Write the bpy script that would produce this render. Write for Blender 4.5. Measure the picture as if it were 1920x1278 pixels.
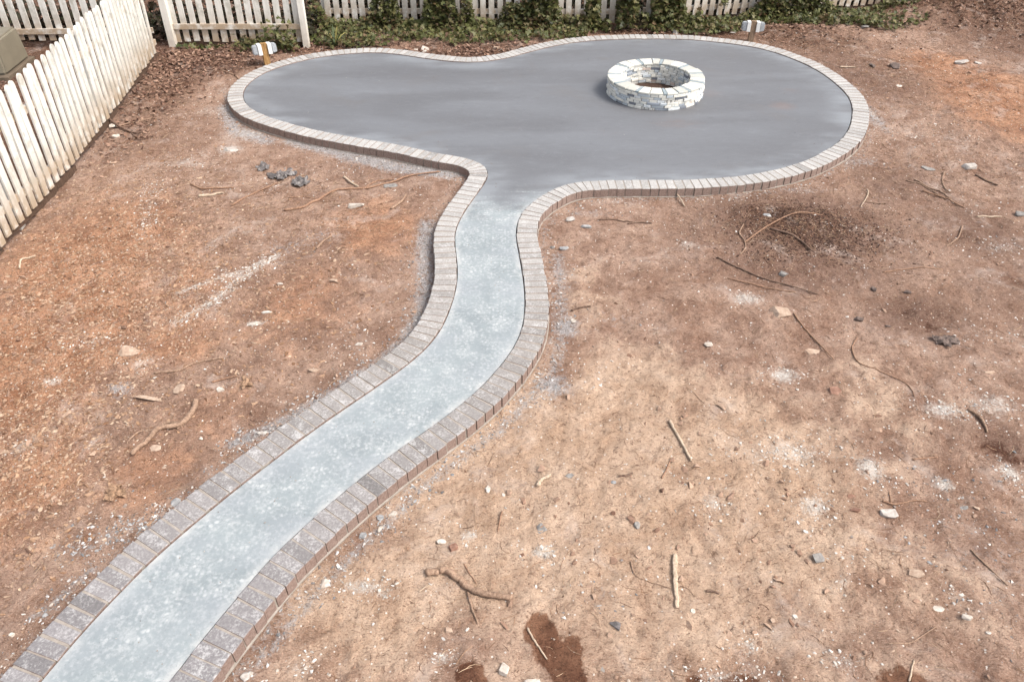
import bpy, bmesh, math, random
import numpy as np
from mathutils import Vector, Matrix, kdtree
from mathutils.geometry import delaunay_2d_cdt

random.seed(7)
rng = np.random.default_rng(7)
R = math.radians
for o in list(bpy.data.objects): bpy.data.objects.remove(o)
scene = bpy.context.scene
COL = scene.collection

# ------------------------------------------------------------------ camera
CAM_H, FPX, PITCH = 4.1, 1400.0, R(39.5)
cd = bpy.data.cameras.new('camera'); cam = bpy.data.objects.new('camera', cd); COL.objects.link(cam)
cam.location = (0, 0, CAM_H); cam.rotation_euler = (R(90) - PITCH, 0, 0)
cd.sensor_width = 36; cd.lens = FPX / 1920 * 36; cd.clip_start = 0.05; cd.clip_end = 600
scene.camera = cam

# ------------------------------------------------------------------ sky, sun, exposure
SUN_EL, SUN_AZ = R(52), R(108)          # azimuth from +Y towards +X
w = bpy.data.worlds.new('World'); scene.world = w; w.use_nodes = True
wn = w.node_tree; bg = wn.nodes['Background']
sky = wn.nodes.new('ShaderNodeTexSky'); sky.sky_type = 'NISHITA'; sky.sun_disc = False
sky.sun_elevation = SUN_EL; sky.sun_rotation = SUN_AZ
sky.air_density = 1.0; sky.dust_density = 4.0; sky.ozone_density = 1.0
hs = wn.nodes.new('ShaderNodeHueSaturation'); hs.inputs['Saturation'].default_value = 0.42   # veiled, milky sky
wn.links.new(sky.outputs[0], hs.inputs['Color']); wn.links.new(hs.outputs[0], bg.inputs[0]); bg.inputs[1].default_value = 0.14
sd = bpy.data.lights.new('sun', 'SUN'); sun = bpy.data.objects.new('sun', sd); COL.objects.link(sun)
sd.energy = 1.5; sd.angle = R(22); sd.color = (1.0, 0.94, 0.86)
sdir = Vector((math.sin(SUN_AZ) * math.cos(SUN_EL), math.cos(SUN_AZ) * math.cos(SUN_EL), math.sin(SUN_EL)))
sun.rotation_euler = sdir.to_track_quat('Z', 'Y').to_euler(); sun.location = (6, 4, 9)
vs = scene.view_settings
vs.view_transform = 'Standard'; vs.look = 'None'; vs.exposure = 1.14; vs.gamma = 1.0; vs.use_curve_mapping = False
scene.render.engine = 'CYCLES'

# ------------------------------------------------------------------ helpers
SP, CP = math.sin(PITCH), math.cos(PITCH)
GZ0 = -0.085                            # general soil level; paving tops are z = 0
def G(px, py, z=GZ0):
    u = (px - 960) / FPX; v = (py - 639) / FPX
    t = (CAM_H - z) / (SP + v * CP)
    return (u * t, t * (CP - v * SP))
def GV(px, py, Y):                      # where the line of sight meets the upright plane y = Y
    u = (px - 960) / FPX; v = (py - 639) / FPX
    t = Y / (CP - v * SP)
    return (u * t, Y, CAM_H - t * (SP + v * CP))
def mpp(px, py):                        # metres per photo pixel on the ground there
    v = (py - 639) / FPX
    return (CAM_H - GZ0) / (SP + v * CP) / FPX

def tag(o, label=None, cat=None, group=None, kind=None):
    if label: o['label'] = label
    if cat: o['category'] = cat
    if group: o['group'] = group
    if kind: o['kind'] = kind
    return o
def link(name, me, mat=None, parent=None):
    o = bpy.data.objects.new(name, me); COL.objects.link(o)
    if mat and me is not None and not me.materials: me.materials.append(mat)
    if parent: o.parent = parent
    return o
def empty(name, loc=(0, 0, 0)):
    o = bpy.data.objects.new(name, None); COL.objects.link(o); o.location = loc
    o.empty_display_size = 0.1
    return o
def mesh(name, v, f, smooth=False):
    me = bpy.data.meshes.new(name); me.from_pydata([tuple(p) for p in v], [], [tuple(q) for q in f])
    if smooth: me.polygons.foreach_set('use_smooth', [True] * len(me.polygons))
    me.update(); return me
def fast_mesh(name, V, F, smooth=False):
    V = np.asarray(V, np.float32); F = np.asarray(F, np.int32)
    k = F.shape[1]
    me = bpy.data.meshes.new(name)
    me.vertices.add(len(V)); me.vertices.foreach_set('co', V.ravel())
    me.loops.add(F.size); me.loops.foreach_set('vertex_index', F.ravel())
    me.polygons.add(len(F)); me.polygons.foreach_set('loop_start', np.arange(0, F.size, k, dtype=np.int32))
    me.polygons.foreach_set('use_smooth', np.full(len(F), smooth))
    me.update(calc_edges=True); me.validate(); return me
def attr(me, name, a):
    at = me.attributes.new(name, 'FLOAT', 'POINT'); at.data.foreach_set('value', np.asarray(a, np.float32))

def box_data(x0, x1, y0, y1, z0, z1, b=0.0):
    if b <= 0:
        v = [(x, y, z) for z in (z0, z1) for (x, y) in ((x0, y0), (x1, y0), (x1, y1), (x0, y1))]
        f = [(3, 2, 1, 0), (4, 5, 6, 7), (0, 1, 5, 4), (1, 2, 6, 5), (2, 3, 7, 6), (3, 0, 4, 7)]
        return v, f
    bm = bmesh.new(); v, f = box_data(x0, x1, y0, y1, z0, z1)
    vs_ = [bm.verts.new(p) for p in v]
    for q in f: bm.faces.new([vs_[i] for i in q])
    bmesh.ops.bevel(bm, geom=bm.edges[:], offset=b, segments=2, affect='EDGES', profile=0.6)
    bm.verts.index_update()
    r = ([tuple(p.co) for p in bm.verts], [tuple(q.index for q in p.verts) for p in bm.faces]); bm.free()
    return r
def box(name, a, mat, parent=None, b=0.0):
    v, f = box_data(*a, b); return link(name, mesh(name, v, f), mat, parent)

# value noise ------------------------------------------------------
def _h(ix, iy, s):
    n = (ix.astype(np.int64) * 374761393 + iy.astype(np.int64) * 668265263 + s * 974711) & 0xffffffff
    n = ((n ^ (n >> 13)) * 1274126177) & 0xffffffff
    n = n ^ (n >> 16)
    return (n & 0xffff) / 65535.0
def vn(x, y, sc, s):
    x = np.asarray(x, float) * sc; y = np.asarray(y, float) * sc
    ix = np.floor(x); iy = np.floor(y); fx = x - ix; fy = y - iy
    fx = fx * fx * (3 - 2 * fx); fy = fy * fy * (3 - 2 * fy)
    a = _h(ix, iy, s); b = _h(ix + 1, iy, s); c = _h(ix, iy + 1, s); d = _h(ix + 1, iy + 1, s)
    return a + (b - a) * fx + (c - a) * fy + (a - b - c + d) * fx * fy
def fbm(x, y, sc, s, o=3):
    t = 0; a = 1; n = 0
    for i in range(o): t = t + a * vn(x, y, sc * 2 ** i, s + i * 17); n += a; a *= 0.5
    return t / n

# materials --------------------------------------------------------
def new_mat(name, rough=0.8, spec=0.3):
    m = bpy.data.materials.new(name); m.use_nodes = True
    b = m.node_tree.nodes['Principled BSDF']
    b.inputs['Roughness'].default_value = rough; b.inputs['Specular IOR Level'].default_value = spec
    return m, m.node_tree, b
class N:
    def __init__(s, nt): s.nt = nt
    def mk(s, t, **kw):
        n = s.nt.nodes.new(t)
        for k, v in kw.items(): setattr(n, k, v)
        return n
    def put(s, sock, v):
        if hasattr(v, 'is_linked') or isinstance(v, bpy.types.NodeSocket): s.nt.links.new(v, sock)
        else:
            if sock.type == 'RGBA' and len(v) == 3: v = (*v, 1)
            sock.default_value = v
    def co(s, kind='Object'): return s.mk('ShaderNodeTexCoord').outputs[kind]
    def pos(s): return s.mk('ShaderNodeNewGeometry').outputs['Position']
    def scale(s, v, sc):
        m = s.mk('ShaderNodeMapping'); s.put(m.inputs[0], v); m.inputs['Scale'].default_value = sc; return m.outputs[0]
    def addv(s, v, w):
        m = s.mk('ShaderNodeVectorMath', operation='ADD'); s.put(m.inputs[0], v); s.put(m.inputs[1], w); return m.outputs[0]
    def noise(s, v, sc, det=4, rough=0.55, dist=0.0):
        n = s.mk('ShaderNodeTexNoise'); s.put(n.inputs['Vector'], v); n.inputs['Scale'].default_value = sc
        n.inputs['Detail'].default_value = det; n.inputs['Roughness'].default_value = rough; n.inputs['Distortion'].default_value = dist
        return n.outputs[0]
    def vor(s, v, sc, out='Distance', feature='F1'):
        n = s.mk('ShaderNodeTexVoronoi', feature=feature); s.put(n.inputs['Vector'], v); n.inputs['Scale'].default_value = sc
        return n.outputs[out]
    def ramp(s, v, a, b, smooth=True):
        n = s.mk('ShaderNodeMapRange'); n.interpolation_type = 'SMOOTHSTEP' if smooth else 'LINEAR'
        s.put(n.inputs[0], v); n.inputs[1].default_value = a; n.inputs[2].default_value = b; return n.outputs[0]
    def math(s, op, a, b=0.0, c=None):
        n = s.mk('ShaderNodeMath', operation=op); s.put(n.inputs[0], a); s.put(n.inputs[1], b)
        if c is not None: s.put(n.inputs[2], c)
        return n.outputs[0]
    def mul(s, *a):
        r = a[0]
        for b in a[1:]: r = s.math('MULTIPLY', r, b)
        return r
    def mix(s, fac, a, b, mode='MIX'):
        n = s.mk('ShaderNodeMix', data_type='RGBA', blend_type=mode); n.clamp_factor = True
        s.put(n.inputs[0], fac); s.put(n.inputs[6], a); s.put(n.inputs[7], b); return n.outputs[2]
    def att(s, name): 
        n = s.mk('ShaderNodeAttribute'); n.attribute_name = name; return n.outputs['Fac']
    def bump(s, h, strength, dist, bsdf, prev=None):
        n = s.mk('ShaderNodeBump'); n.inputs['Strength'].default_value = strength; n.inputs['Distance'].default_value = dist
        s.put(n.inputs['Height'], h)
        if prev: s.put(n.inputs['Normal'], prev)
        if bsdf: s.put(bsdf.inputs['Normal'], n.outputs[0])
        return n.outputs[0]

def soil_material():
    m, nt, b = new_mat('soil', 0.95, 0.15); n = N(nt); p = n.pos()
    big = n.noise(p, 0.55, 5, 0.6); mid = n.noise(p, 3.2, 6, 0.62, 0.3); fine = n.noise(p, 22, 5, 0.7, 0.6); grit = n.noise(p, 95, 3, 0.7)
    fib = n.noise(n.scale(p, (1, 2.6, 1)), 38, 4, 0.7, 1.4)
    base = n.mix(n.ramp(mid, 0.30, 0.70), (0.224, 0.130, 0.090), (0.398, 0.270, 0.202))
    tan = n.mix(n.ramp(mid, 0.3, 0.7), (0.402, 0.266, 0.178), (0.535, 0.386, 0.282))
    org = n.mix(n.ramp(mid, 0.3, 0.7), (0.252, 0.112, 0.058), (0.435, 0.240, 0.146))
    lit = n.mix(n.ramp(fine, 0.3, 0.75), (0.050, 0.026, 0.017), (0.20, 0.105, 0.068))
    drk = n.mix(n.ramp(mid, 0.3, 0.7), (0.125, 0.068, 0.047), (0.225, 0.138, 0.102))
    j = n.math('MULTIPLY_ADD', mid, 1.1, -0.55)
    def k(name, g=1.0): 
        a = n.att(name); return n.ramp(n.math('MULTIPLY_ADD', j, n.math('MULTIPLY', n.ramp(a, 0.0, 0.35), g), a), 0.25, 0.75)
    c = n.mix(k('tan'), base, tan); c = n.mix(k('orange'), c, org); c = n.mix(k('dark'), c, drk); c = n.mix(k('litter'), c, lit)
    # fine crumbs: crevice shade put into the colour, and paler crumbs
    c = n.mix(n.mul(n.ramp(fine, 0.50, 0.30), 0.6), c, (0.085, 0.042, 0.027))
    c = n.mix(n.mul(n.ramp(fib, 0.56, 0.72), 0.55), c, (0.50, 0.37, 0.275))
    c = n.mix(n.mul(n.ramp(fib, 0.40, 0.24), 0.65), c, (0.10, 0.052, 0.034))
    c = n.mix(n.mul(n.ramp(grit, 0.60, 0.78), 0.45), c, (0.55, 0.43, 0.34))
    flk = n.noise(n.scale(p, (1, 1.9, 1)), 62, 3, 0.65, 0.8); big2 = n.noise(p, 1.15, 6, 0.66, 0.5)
    c = n.mix(n.mul(n.ramp(flk, 0.45, 0.33), 0.72), c, (0.105, 0.050, 0.032)); c = n.mix(n.mul(n.ramp(flk, 0.58, 0.70), 0.6), c, (0.58, 0.45, 0.355))  # dark flecks paint in short crumb shadows, pale ones are specks
    c = n.mix(n.mul(n.ramp(big2, 0.54, 0.70), n.ramp(n.att('tan'), 0.75, 0.1), 0.55), c, n.mix(1.0, c, (0.60, 0.50, 0.46), 'MULTIPLY'))
    c = n.mix(n.mul(n.ramp(n.noise(p, 1.9, 7, 0.72, 0.8), 0.52, 0.74), 0.6), c, (0.50, 0.41, 0.355))
    # grey stone dust from the paving base
    gf = n.mul(n.ramp(n.math('MULTIPLY_ADD', n.math('SUBTRACT', fine, 0.5), 1.6, n.att('grey')), 0.35, 0.85), 0.85)
    c = n.mix(gf, c, n.mix(n.ramp(grit, 0.35, 0.65), (0.20, 0.19, 0.19), (0.46, 0.44, 0.43)))
    # lime / cement powder
    lf = n.ramp(n.math('MULTIPLY_ADD', n.math('SUBTRACT', n.noise(p, 42, 6, 0.8, 0.2), 0.5), 2.0, n.att('lime')), 0.40, 1.25)
    c = n.mix(n.mul(lf, 0.92), c, (0.60, 0.56, 0.51))
    # tiny white chips
    vcol = n.vor(p, 26, 'Color'); sep = n.mk('ShaderNodeSeparateColor'); n.put(sep.inputs[0], vcol)
    chip = n.mul(n.ramp(n.vor(p, 26), 0.20, 0.13), n.ramp(sep.outputs[0], 0.80, 0.82))
    c = n.mix(n.mul(chip, 0.85), c, (0.68, 0.62, 0.56))
    # wet patches
    wf = n.ramp(n.math('MULTIPLY_ADD', n.math('SUBTRACT', n.noise(p, 7, 8, 0.70, 0.3), 0.5), 1.4, n.att('wet')), 0.42, 0.64)
    c = n.mix(n.mul(wf, 0.9), c, n.mix(1.0, c, (0.36, 0.22, 0.155), 'MULTIPLY'))
    n.put(b.inputs['Base Color'], c)
    n.put(b.inputs['Roughness'], n.math('MULTIPLY_ADD', wf, -0.25, 0.95))
    b1 = n.bump(mid, 0.45, 0.05, None); b2 = n.bump(fib, 0.8, 0.018, None, b1); b3 = n.bump(fine, 0.85, 0.022, None, b2); b4 = n.bump(flk, 0.8, 0.010, None, b3); n.bump(grit, 0.6, 0.004, b, b4)
    return m
def concrete_material():
    m, nt, b = new_mat('concrete', 0.62, 0.35); n = N(nt); p = n.pos()
    st = n.scale(p, (0.45, 1.9, 1)); sw = n.noise(st, 0.9, 4, 0.5, 0.5); bl = n.noise(p, 1.1, 6, 0.66, 0.6); fn = n.noise(p, 60, 4, 0.7)
    pat = n.mix(n.ramp(sw, 0.25, 0.75), (0.108, 0.109, 0.115), (0.138, 0.143, 0.153))
    tm = n.noise(n.scale(p, (0.8, 1.6, 1)), 6.5, 7, 0.72, 1.1); pat = n.mix(n.mul(n.ramp(tm, 0.50, 0.75), 0.32), pat, (0.185, 0.193, 0.205)); pat = n.mix(n.mul(n.ramp(tm, 0.46, 0.28), 0.35), pat, (0.078, 0.077, 0.081))
    pat = n.mix(n.mul(n.ramp(bl, 0.52, 0.75), 0.5), pat, (0.122, 0.113, 0.109))
    pat = n.mix(n.mul(n.ramp(n.noise(n.scale(p, (0.5, 3.2, 1)), 2.3, 5, 0.7, 1.2), 0.58, 0.85), 0.32), pat, (0.215, 0.228, 0.248))
    pb = n.noise(p, 2.2, 5, 0.65, 0.4); sp = n.noise(p, 34, 4, 0.62, 0.2); sp2 = n.noise(p, 6, 4, 0.65)
    pth = n.mix(n.ramp(pb, 0.35, 0.66), (0.185, 0.210, 0.219), (0.240, 0.268, 0.275))
    vd = n.vor(p, 31); vc = n.mk('ShaderNodeSeparateColor'); n.put(vc.inputs[0], n.vor(p, 31, 'Color'))
    dot = n.ramp(n.math('SUBTRACT', n.math('MULTIPLY', vc.outputs[0], 0.55), n.math('MULTIPLY_ADD', n.noise(p, 70, 3, 0.6), 0.3, vd)), -0.22, 0.10)
    pth = n.mix(n.mul(n.ramp(n.math('MULTIPLY_ADD', sp2, 0.55, n.math('MULTIPLY', sp, 0.8)), 0.60, 0.84), 0.6), pth, (0.38, 0.392, 0.39))
    pth = n.mix(n.mul(dot, n.ramp(sp2, 0.32, 0.64), 0.58), pth, (0.48, 0.485, 0.48))
    pth = n.mix(n.mul(n.ramp(n.noise(n.scale(p, (1.0, 3.5, 1)), 9, 3, 0.6), 0.45, 0.7), 0.3), pth, (0.200, 0.232, 0.246))
    path = n.math('ADD', n.math('ADD', n.att('path'), n.math('MULTIPLY_ADD', pb, 0.5, -0.25)), n.math('MULTIPLY_ADD', n.noise(n.scale(p, (0.7, 3.4, 1)), 2.6, 5, 0.7, 0.6), 1.0, -0.5)); pf = n.ramp(path, 0.2, 0.8)
    c = n.mix(pf, pat, pth)
    ed = n.math('ADD', n.att('edge'), n.math('MULTIPLY_ADD', n.noise(p, 12, 4, 0.7), 0.12, -0.06))
    eff = n.mul(n.ramp(ed, 0.085, 0.0), n.ramp(n.noise(p, 5.5, 5, 0.68), 0.34, 0.62), n.ramp(n.att('path'), 0.25, 0.8), 0.75)
    c = n.mix(eff, c, (0.47, 0.462, 0.445))
    effp = n.mul(n.ramp(ed, 0.45, 0.03), n.ramp(n.noise(n.scale(p, (0.6, 1.6, 1)), 1.7, 3, 0.6), 0.38, 0.66), 0.5)
    c = n.mix(effp, c, (0.25, 0.268, 0.285))
    rs = n.ramp(n.math('MULTIPLY_ADD', n.math('SUBTRACT', n.noise(n.scale(p, (1, 2, 1)), 7, 5, 0.7), 0.5), 1.1, n.att('rust')), 0.3, 0.95)
    c = n.mix(n.mul(rs, 0.28), c, (0.19, 0.118, 0.09))
    c = n.mix(n.mul(n.ramp(fn, 0.58, 0.75), 0.22), c, (0.45, 0.45, 0.45)); c = n.mix(n.mul(n.ramp(fn, 0.44, 0.28), 0.4), c, (0.10, 0.10, 0.11))
    n.put(b.inputs['Base Color'], c)
    n.put(b.inputs['Roughness'], n.math('MULTIPLY_ADD', pf, 0.2, n.math('MULTIPLY_ADD', sw, 0.2, 0.50)))
    b1 = n.bump(sw, 0.12, 0.02, None); n.bump(fn, 0.18, 0.003, b, b1)
    return m
def objcol(n):
    i = n.mk('ShaderNodeObjectInfo'); return i.outputs['Color'], i.outputs['Random'], i.outputs['Alpha']
def brick_material():          # tumbled paver: body colour from the object, cement haze as its own blotches
    m, nt, b = new_mat('paver_brick', 0.85, 0.25); n = N(nt); col, rnd, haze = objcol(n)
    p = n.pos(); nz = n.noise(p, 62, 6, 0.74, 0.3); nb = n.noise(p, 11, 4, 0.65); g = n.noise(p, 170, 3, 0.7)
    c = n.mix(n.ramp(nz, 0.3, 0.7), n.mix(1.0, col, (0.80, 0.79, 0.80), 'MULTIPLY'), n.mix(1.0, col, (1.16, 1.15, 1.14), 'MULTIPLY'))
    hz = n.mul(n.ramp(n.math('MULTIPLY_ADD', nb, 0.8, n.math('SUBTRACT', nz, 0.40)), 0.46, 0.72), haze)
    # haze only lies on the upward faces, where the grout was wiped over
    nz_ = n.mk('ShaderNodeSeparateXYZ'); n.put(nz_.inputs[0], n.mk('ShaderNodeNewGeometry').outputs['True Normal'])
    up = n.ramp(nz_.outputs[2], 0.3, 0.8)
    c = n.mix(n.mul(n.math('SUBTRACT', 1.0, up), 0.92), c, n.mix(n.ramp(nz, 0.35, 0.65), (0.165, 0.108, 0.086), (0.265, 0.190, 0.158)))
    c = n.mix(n.mul(hz, up, 0.7), c, (0.46, 0.45, 0.44))
    c = n.mix(n.mul(n.ramp(g, 0.42, 0.25), 0.4), c, (0.05, 0.045, 0.045))
    n.put(b.inputs['Base Color'], c); b1 = n.bump(nz, 0.3, 0.006, None); n.bump(g, 0.4, 0.002, b, b1)
    return m
def mortar_material():
    m, nt, b = new_mat('mortar', 0.95, 0.15); n = N(nt); p = n.pos()
    nz = n.noise(p, 20, 5, 0.7); g = n.noise(p, 160, 3, 0.7)
    c = n.mix(n.ramp(nz, 0.3, 0.7), (0.235, 0.203, 0.172), (0.315, 0.28, 0.245)); c = n.mix(n.ramp(nz, 0.62, 0.8), c, (0.44, 0.415, 0.385))
    n.put(b.inputs['Base Color'], c); n.bump(g, 0.5, 0.003, b); return m
def painted_brick_material():  # whitewashed reclaimed brick of the fire ring
    m, nt, b = new_mat('whitewashed_brick', 0.8, 0.25); n = N(nt); col, rnd, a = objcol(n)
    p = n.pos(); nz = n.noise(p, 24, 5, 0.7, 0.6); nf = n.noise(p, 90, 3, 0.7)
    nb = n.noise(p, 9, 4, 0.65, 0.5); c = n.mix(n.mul(n.ramp(n.math('MULTIPLY_ADD', nb, 0.6, n.math('MULTIPLY', nz, 0.5)), 0.55, 0.72), a), col, (0.36, 0.40, 0.42)); c = n.mix(n.mul(n.ramp(nz, 0.40, 0.28), 0.6), c, (0.80, 0.78, 0.72))
    c = n.mix(n.mul(n.ramp(nf, 0.38, 0.24), 0.35), c, (0.20, 0.19, 0.185))
    n.put(b.inputs['Base Color'], c); b1 = n.bump(nz, 0.4, 0.008, None); n.bump(nf, 0.3, 0.002, b, b1); return m
def paint_material(name, grime=1.0, base=(0.64, 0.622, 0.578)):
    m, nt, b = new_mat(name, 0.6, 0.3); n = N(nt); i = n.mk('ShaderNodeObjectInfo')
    o = n.co('Object'); sh = n.mk('ShaderNodeCombineXYZ'); n.put(sh.inputs[0], n.mul(i.outputs['Random'], 37.0)); n.put(sh.inputs[1], n.mul(i.outputs['Random'], 91.0))
    q = n.addv(o, sh.outputs[0]); gr = n.scale(q, (9, 9, 1.1)); st = n.noise(gr, 3.0, 5, 0.65, 0.4); bl = n.noise(q, 5.5, 5, 0.68); fn = n.noise(n.scale(q, (10, 10, 1)), 14, 4, 0.7)
    xyz = n.mk('ShaderNodeSeparateXYZ'); n.put(xyz.inputs[0], o)
    low = n.ramp(n.math('ADD', xyz.outputs[2], n.math('MULTIPLY_ADD', bl, 0.7, -0.35)), 0.60, 0.0)
    c = n.mix(n.mul(n.ramp(st, 0.40, 0.72), 0.6 * grime), base, (0.46, 0.43, 0.375))
    c = n.mix(n.mul(n.ramp(bl, 0.48, 0.68), 0.65 * grime), c, (0.33, 0.305, 0.25))
    c = n.mix(n.mul(low, n.ramp(bl, 0.30, 0.56), 0.9 * grime), c, (0.33, 0.235, 0.15))
    c = n.mix(n.mul(n.ramp(fn, 0.68, 0.80), n.ramp(bl, 0.42, 0.62), 0.75 * grime), c, (0.24, 0.20, 0.165))
    kn = n.vor(n.scale(q, (1, 1, 0.55)), 2.6); c = n.mix(n.mul(n.ramp(kn, 0.055, 0.03), 0.45 * grime), c, (0.22, 0.21, 0.20))
    n.put(b.inputs['Base Color'], c); n.bump(fn, 0.35, 0.004, b); return m
def wood_material(name, a, b_, rough=0.85):
    m, nt, b = new_mat(name, rough, 0.2); n = N(nt); o = n.co('Object')
    g = n.noise(n.scale(o, (1, 1, 0.12)), 60, 4, 0.7, 0.5); k = n.noise(o, 14, 4, 0.65)
    c = n.mix(n.ramp(g, 0.3, 0.7), a, b_); c = n.mix(n.mul(n.ramp(k, 0.52, 0.72), 0.55), c, tuple(x * 0.5 for x in a)); h = n.noise(o, 120, 4, 0.75, 0.6); c = n.mix(n.mul(n.ramp(h, 0.46, 0.32), 0.6), c, tuple(x * 0.35 for x in a))
    n.put(b.inputs['Base Color'], c); b1 = n.bump(g, 0.5, 0.004, None); n.bump(h, 0.7, 0.004, b, b1); return m
def stone_material(name, a, b_, spec=0.25):
    m, nt, b = new_mat(name, 0.85, spec); n = N(nt); p = n.pos(); nz = n.noise(p, 26, 5, 0.7, 0.4); g = n.noise(p, 120, 3, 0.7)
    c = n.mix(n.ramp(nz, 0.3, 0.7), a, b_); c = n.mix(n.mul(n.ramp(g, 0.4, 0.25), 0.4), c, tuple(x * 0.35 for x in a))
    n.put(b.inputs['Base Color'], c); b1 = n.bump(nz, 0.5, 0.01, None); n.bump(g, 0.4, 0.003, b, b1); return m
def island_material(name, cols, rough=0.85, spec=0.2, trans=0.0):
    m, nt, b = new_mat(name, rough, spec); n = N(nt)
    r = n.mk('ShaderNodeNewGeometry').outputs['Random Per Island']; cr = n.mk('ShaderNodeValToRGB'); n.put(cr.inputs[0], r)
    e = cr.color_ramp.elements
    while len(e) < len(cols): e.new(0.5)
    for i, cc in enumerate(cols): e[i].position = i / (len(cols) - 1); e[i].color = (*cc, 1)
    nz = n.noise(n.pos(), 60, 3, 0.7)
    c = n.mix(n.ramp(nz, 0.35, 0.7), n.mix(1.0, cr.outputs[0], (0.7, 0.7, 0.7), 'MULTIPLY'), cr.outputs[0])
    n.put(b.inputs['Base Color'], c)
    if trans: 
        b.inputs['Subsurface Weight'].default_value = 0.0
        t = n.mk('ShaderNodeBsdfTranslucent'); n.put(t.inputs[0], cr.outputs[0]); a = n.mk('ShaderNodeMixShader'); a.inputs[0].default_value = trans
        out = nt.nodes['Material Output']; nt.links.new(b.outputs[0], a.inputs[1]); nt.links.new(t.outputs[0], a.inputs[2]); nt.links.new(a.outputs[0], out.inputs[0])
    return m
def plain(name, c, rough=0.6, spec=0.3, var=0.25, sc=30):
    m, nt, b = new_mat(name, rough, spec); n = N(nt); nz = n.noise(n.pos(), sc, 4, 0.65)
    n.put(b.inputs['Base Color'], n.mix(n.ramp(nz, 0.3, 0.7), tuple(x * (1 - var) for x in c), tuple(min(1, x * (1 + var)) for x in c)))
    n.bump(nz, 0.15, 0.004, b); return m

M = dict(
    soil=soil_material(), concrete=concrete_material(), brick=brick_material(), mortar=mortar_material(), pit=painted_brick_material(),
    paint=paint_material('weathered_white_paint'), post=paint_material('white_post_paint', 0.5, (0.66, 0.63, 0.57)), kick=wood_material('kick_board_wood', (0.060, 0.036, 0.024), (0.115, 0.072, 0.050)),
    timber=wood_material('treated_timber', (0.20, 0.105, 0.036), (0.40, 0.245, 0.105)), timber2=wood_material('grey_brown_timber', (0.17, 0.115, 0.075), (0.30, 0.215, 0.15)),
    white=plain('white_plastic', (0.64, 0.64, 0.62), 0.4, 0.4, 0.04), clear=plain('grey_plastic_cover', (0.30, 0.315, 0.33), 0.35, 0.5, 0.22, 40),
    boxgreen=plain('utility_box_paint', (0.170, 0.148, 0.108), 0.5, 0.35, 0.08, 5), boxdark=plain('utility_pad', (0.13, 0.10, 0.072), 0.8, 0.2, 0.2, 8),
    stick=wood_material('grey_brown_stick', (0.185, 0.115, 0.078), (0.36, 0.245, 0.172)), dstick=wood_material('dark_stick', (0.085, 0.052, 0.038), (0.20, 0.13, 0.095)),
    pstick=wood_material('pale_stick', (0.34, 0.25, 0.175), (0.54, 0.43, 0.325)), root=wood_material('red_brown_root', (0.19, 0.105, 0.066), (0.34, 0.21, 0.14)),
    tanstone=stone_material('tan_stone', (0.28, 0.19, 0.135), (0.44, 0.335, 0.255)), whitestone=stone_material('white_stone', (0.33, 0.27, 0.22), (0.55, 0.50, 0.44)),
    greystone=stone_material('grey_stone', (0.14, 0.128, 0.118), (0.28, 0.26, 0.24)), bluestone=stone_material('blue_grey_stone', (0.16, 0.158, 0.16), (0.36, 0.355, 0.345)),
    brownstone=stone_material('brown_stone', (0.16, 0.080, 0.055), (0.30, 0.175, 0.125)), darkclod=stone_material('dark_clod', (0.055, 0.040, 0.034), (0.17, 0.125, 0.105)),
    plastic=plain('dark_plastic', (0.115, 0.10, 0.094), 0.4, 0.5, 0.5, 25), palelump=stone_material('cement_lump', (0.27, 0.235, 0.205), (0.48, 0.44, 0.40)),
    dryleaf=plain('dry_leaf', (0.26, 0.165, 0.105), 0.7, 0.2, 0.35, 50),
)

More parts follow.
